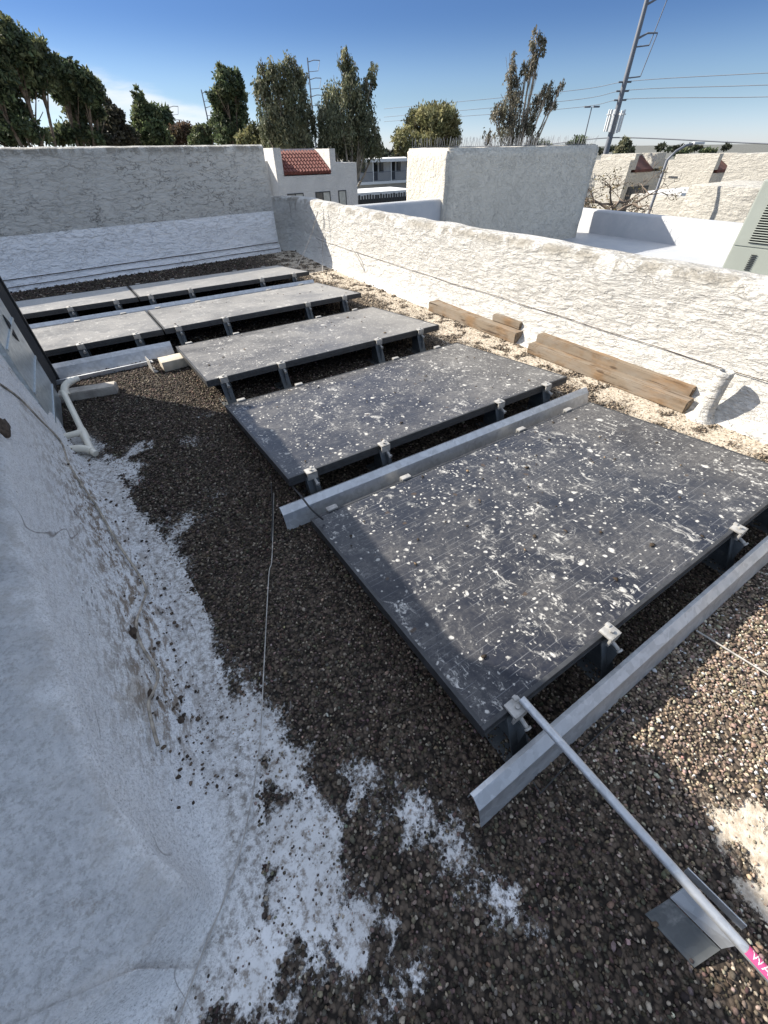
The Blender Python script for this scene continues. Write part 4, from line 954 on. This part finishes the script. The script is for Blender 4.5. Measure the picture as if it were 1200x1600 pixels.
def tree(name, label, base, d, blobs, n, size, cols, droop=0, up=0, bark='bark', tr=.22, group='trees beyond the roofs', fork=.45, lean=None, asp=1.8):
    """blobs: photo ellipses (u,v,ru,rv) of foliage masses, given real depth at distance d"""
    b = GD(base[0], base[1], d); b = Vector((b.x, b.y, -6.5)); t = thing(name, label, 'tree', b, 0, group); L = []
    vd = Vector((b.x, b.y, 0)).normalized()
    for i, (u, v, ru, rv) in enumerate(blobs):
        k = pxm(u, v, d); c = GD(u, v, d)+vd*random.uniform(-1, 1)*ru*k*.8; L.append((np.array(c-b), (ru*k, ru*k*.9, rv*k)))
    V, F_, C = crown(L, n, size, cols, droop, up, asp)
    npmesh('crown', V, F_, MT['leaf'], C, parent=t)
    g = MB(); zs = [c[2] for c, _ in L]; lo = min(zs); cx = np.mean([c[:2] for c, _ in L], 0); top = max(zs)
    fk = Vector((cx[0]*.4, cx[1]*.4, max(1.5, lo+(top-lo)*.05-1)*fork*1.6 if lo > 3 else lo*.6+1))
    g.tube([(0, 0, 0), fk*.5+Vector((.1, 0, 0)), fk], [tr*1.3, tr*1.05, tr*.9], 8)
    for c, r in L:
        c = Vector(c); mid = fk.lerp(c, .5)+Vector((0, 0, -.08*(c-fk).length)); s = min(1, .3+r[0]*.15)
        g.tube([fk, mid, c, c+Vector((random.uniform(-.2, .2), random.uniform(-.2, .2), r[2]*.6))], [tr*.75*s+.03, tr*.5*s+.02, tr*.28*s+.015, .02], 6)
        for q in range(4):
            dv = Vector(RNG.normal(0, 1, 3)); dv = Vector((dv.x*r[0], dv.y*r[1], dv.z*r[2]))*.6; g.tube([mid.lerp(c, .5), c+dv], [tr*.2*s+.01, .012], 4)
    g.build('trunk', MT[bark], t, True)
    return t
PINE = [(0.065, 0.089, 0.046), (0.097, 0.126, 0.061), (0.049, 0.068, 0.038), (0.138, 0.154, 0.078)]
EUC = [(0.124, 0.137, 0.078), (0.169, 0.176, 0.101), (0.091, 0.104, 0.065), (0.221, 0.215, 0.13)]
OLV = [(0.213, 0.206, 0.1), (0.275, 0.256, 0.125), (0.15, 0.156, 0.075)]
BRN = [(.11, .07, .045), (.14, .09, .055), (.08, .06, .035)]
GRN = [(0.072, 0.098, 0.046), (0.104, 0.13, 0.058), (0.143, 0.156, 0.078)]
tree('pine_tree', 'big dark pine at the far left, its crown reaching past the frame', (45, 235), 26, [(15, 75, 40, 32), (58, 92, 34, 26), (-30, 110, 50, 50), (30, 120, 46, 24), (10, 170, 40, 16), (34, 200, 30, 16), (-5, 210, 40, 18), (58, 214, 24, 10)], 21850, 0.099, PINE, up=.2)
tree('pine_tree', 'dark umbrella shaped pine second from the left, with a gap under its crown', (88, 235), 28, [(105, 118, 26, 20), (135, 140, 24, 22), (95, 140, 22, 18), (125, 165, 26, 22), (150, 165, 11, 18), (118, 208, 28, 14), (142, 214, 20, 10), (92, 216, 16, 9)], 18050, 0.099, PINE, up=.2)
tree('pine_tree', 'thin ragged brownish pine with pale trunk right of the umbrella pine', (186, 235), 44, [(172, 165, 9, 12), (180, 185, 16, 14), (165, 205, 18, 16), (195, 212, 20, 14), (178, 220, 24, 12)], 9500, 0.132, [(.06, .055, .035), (.045, .05, .028), (.08, .07, .05)], bark='bark_pale')
tree('pine_tree', 'pointed green conifer just left of the low brown bush', (236, 235), 46, [(216, 152, 8, 10), (222, 168, 13, 12), (236, 178, 15, 14), (226, 192, 20, 14), (240, 205, 22, 14), (245, 220, 24, 12), (218, 215, 20, 14)], 13300, 0.132, GRN, up=.3)
tree('palm_tree', 'small dark palm behind the conifers', (259, 235), 60, [(254, 176, 8, 7)], 1330, 0.231, PINE, droop=.5, tr=.12, asp=3.5)
tree('bush_tree', 'low rusty brown round tree left of the tall dark pine', (287, 235), 55, [(278, 212, 16, 12), (296, 212, 16, 13), (287, 205, 14, 9)], 6650, 0.145, BRN)
tree('bush_tree', 'low green bush between the brown tree and the dark pine', (318, 235), 50, [(316, 212, 14, 12), (330, 205, 10, 12), (312, 222, 20, 8)], 5700, 0.132, GRN)
tree('pine_tree', 'tall dark pine standing left of the eucalyptus group', (356, 235), 42, [(346, 118, 9, 12), (352, 135, 19, 15), (366, 130, 14, 14), (346, 155, 18, 16), (368, 158, 20, 18), (352, 182, 22, 18), (372, 185, 16, 16), (356, 208, 26, 16)], 17100, 0.119, PINE, up=.3)
tree('bush_tree', 'yellow green bush at the foot of the left eucalyptus', (395, 240), 40, [(400, 215, 18, 16), (385, 222, 16, 12), (418, 222, 14, 14)], 6650, 0.119, OLV)
tree('eucalyptus_tree', 'broad drooping eucalyptus, left one of the middle group', (448, 245), 38, [(412, 115, 12, 12), (408, 140, 14, 20), (432, 118, 14, 18), (455, 105, 16, 15), (470, 125, 12, 18), (435, 155, 24, 26), (462, 160, 20, 28), (418, 185, 16, 22), (450, 200, 28, 22), (480, 190, 14, 24), (470, 222, 24, 14), (425, 218, 16, 14)], 21850, 0.086, EUC, droop=.7, bark='bark_pale', tr=.2, asp=2.4)
tree('eucalyptus_tree', 'tallest eucalyptus of the middle group, beside the red tile panel', (545, 250), 38, [(538, 88, 11, 11), (545, 108, 12, 16), (548, 140, 18, 20), (582, 115, 9, 11), (574, 135, 8, 14), (520, 155, 18, 22), (565, 165, 18, 24), (535, 190, 26, 22), (575, 205, 20, 24), (510, 190, 16, 24), (545, 222, 34, 18), (588, 225, 12, 14), (515, 222, 20, 16)], 23750, 0.086, EUC, droop=.7, bark='bark_pale', tr=.22, asp=2.4)
tree('olive_tree', 'round feathery olive green tree beside the stucco block', (668, 245), 36, [(655, 195, 24, 18), (690, 190, 26, 18), (672, 182, 24, 12), (704, 208, 18, 16), (632, 222, 18, 16), (665, 220, 30, 16), (700, 225, 20, 12)], 22800, 0.079, OLV, up=.5, asp=2.6)
tree('eucalyptus_tree', 'slender sparse eucalyptus rising behind the stucco block', (805, 245), 34, [(838, 58, 11, 12), (845, 72, 10, 12), (832, 88, 9, 14), (822, 108, 10, 16), (800, 92, 8, 12), (798, 112, 10, 16), (808, 135, 14, 18), (835, 112, 8, 8), (855, 140, 12, 12), (876, 135, 8, 10), (842, 155, 12, 14), (862, 158, 12, 10), (800, 165, 18, 18), (778, 175, 12, 14), (825, 180, 14, 16), (800, 200, 22, 16), (764, 212, 10, 10), (830, 208, 12, 14)], 9750, 0.063, [(.13, .12, .085), (.17, .155, .11), (.10, .10, .07), (.20, .18, .135)], droop=.7, bark='bark_pale', tr=.16, asp=2.4)
tree('bush_tree', 'small dark tree top just left of the big steel pole', (903, 245), 60, [(903, 222, 12, 8), (896, 226, 10, 5), (850, 228, 14, 6), (835, 226, 8, 6)], 2850, 0.132, PINE)
tree('bush_tree', 'grey green tree directly right of the big steel pole', (972, 250), 52, [(976, 226, 9, 9), (968, 236, 12, 8), (980, 240, 10, 8)], 4180, 0.119, EUC)
tree('bush_tree', 'dark low tree on the skyline behind the middle townhouse', (1068, 250), 75, [(1068, 238, 10, 6), (1060, 241, 8, 4), (1104, 239, 12, 5), (1113, 237, 7, 4)], 2850, 0.165, PINE)
# skyline of distant trees
g = [];
for u in range(-80, 1320, 9): g.append((u+random.uniform(-4, 4), 236-(u-600)*.018+random.uniform(-2, 2), 9, random.uniform(1.2, 2.6)))
Ls = []
for (u, v, ru, rv) in g:
    if u > 930 and random.random() < .75: continue
    k = pxm(u, v, 170); Ls.append((np.array(GD(u, v+4, 170+random.uniform(-20, 20))), (ru*k, ru*k, rv*k)))
V, F_, C = crown(Ls, 26000, .5, [(.05, .055, .035), (.07, .07, .045), (.04, .05, .03)])
o = npmesh('distant_trees', V, F_, MT['leaf'], C); o['kind'] = 'stuff'; o['label'] = 'low distant line of trees along the horizon'
# bare tree behind the neighbour parapet
def bare_tree():
    d = 11.; b = GD(958, 330, d); t = thing('bare_tree', 'leafless spreading tree behind the neighbour parapet', 'tree', (b.x, b.y, -6.5)); g = MB(); z0 = b.z+6.5; tips = []
    rd = random.Random(3)
    def grow(p, dirv, L, r, dep):
        q = p+dirv*L; m = p+dirv*L*.5+Vector((rd.uniform(-1, 1), rd.uniform(-1, 1), rd.uniform(-.3, 1)))*L*.08
        g.tube([p, m, q], [r, r*.85, r*.65], 5)
        if dep == 0: tips.append(q); return
        for k in range(rd.choice((2, 3, 3))):
            dv = (dirv+Vector((rd.gauss(0, .75), rd.gauss(0, .75), rd.gauss(-.10, .45)))).normalized(); grow(q, dv, L*rd.uniform(.6, .85), max(r*.58, .0045), dep-1)
    g.tube([(0, 0, 0), (.02, 0, z0*.5), (0, 0, z0-.05)], [.11, .09, .07], 8)
    for a in (0, 1, 2, 3): 
        an = a*1.57+.4; grow(Vector((0, 0, z0-.05)), Vector((math.cos(an)*1.0, math.sin(an)*1.0, .55)).normalized(), .36, .036, 5)
    g.build('trunk', MT['bark'], t, True)
    V, F_, C = crown([(np.array(q), (.14, .14, .10)) for q in random.sample(tips, 45)], 900, .024, [(.14, .12, .05), (.18, .14, .07)], droop=.3)
    npmesh('crown', V, F_, MT['leaf'], C, parent=t)
bare_tree()

# loose twigs and scraps on the panels and gravel
def twig(p, a, L, r, label, mat='mud'):
    p = Vector(p); d = Vector((math.cos(a), math.sin(a), 0)); tag(MB().tube([p, p+d*L*.5+Vector((.004, -.003, .004)), p+d*L], r, 5).build('twig', MT[mat]), label, 'twig')
twig(G(600, 1120, .015), -.3, .22, .002, 'thin curved twig on the gravel under the left edge of the nearest panel')

def scraps():
    ico = bmesh.new(); bmesh.ops.create_icosphere(ico, subdivisions=1, radius=1); iv = np.array([v.co[:] for v in ico.verts]); fi = np.array([[v.index for v in f.verts] for f in ico.faces]); ico.free(); n = 130
    row = RNG.choice([5, 4, 3, 2], n, p=[.36, .32, .2, .12]); s_ = RNG.uniform(.03, 1, n)*PDp*.97; x = .40+RNG.uniform(.02, 1.78, n)
    y = np.array([rows[r] for r in row])+s_*math.cos(TILT); z = ZH-s_*math.sin(TILT)+.004; r = RNG.uniform(.0025, .0062, n)
    P = iv[None]*(1+RNG.uniform(-.5, .5, (n, len(iv), 1)))*(r[:, None]*np.stack([RNG.uniform(.8, 2, n), RNG.uniform(.8, 2, n), RNG.uniform(.25, .5, n)], 1))[:, None, :]+np.stack([x, y, z], 1)[:, None, :]
    col = np.where(RNG.uniform(0, 1, (n, 1)) < .85, np.array([.05, .037, .026]), np.array([.20, .14, .085]))*RNG.uniform(.5, 1.5, (n, 1))
    o = npmesh('leaf_scraps', P.reshape(-1, 3), (fi[None]+(np.arange(n)*len(iv))[:, None, None]).reshape(-1, 3), MT['pebble'], np.repeat(col, len(iv), 0)); o['kind'] = 'stuff'; o['label'] = 'dried leaf scraps and droppings scattered over the panels'
scraps()
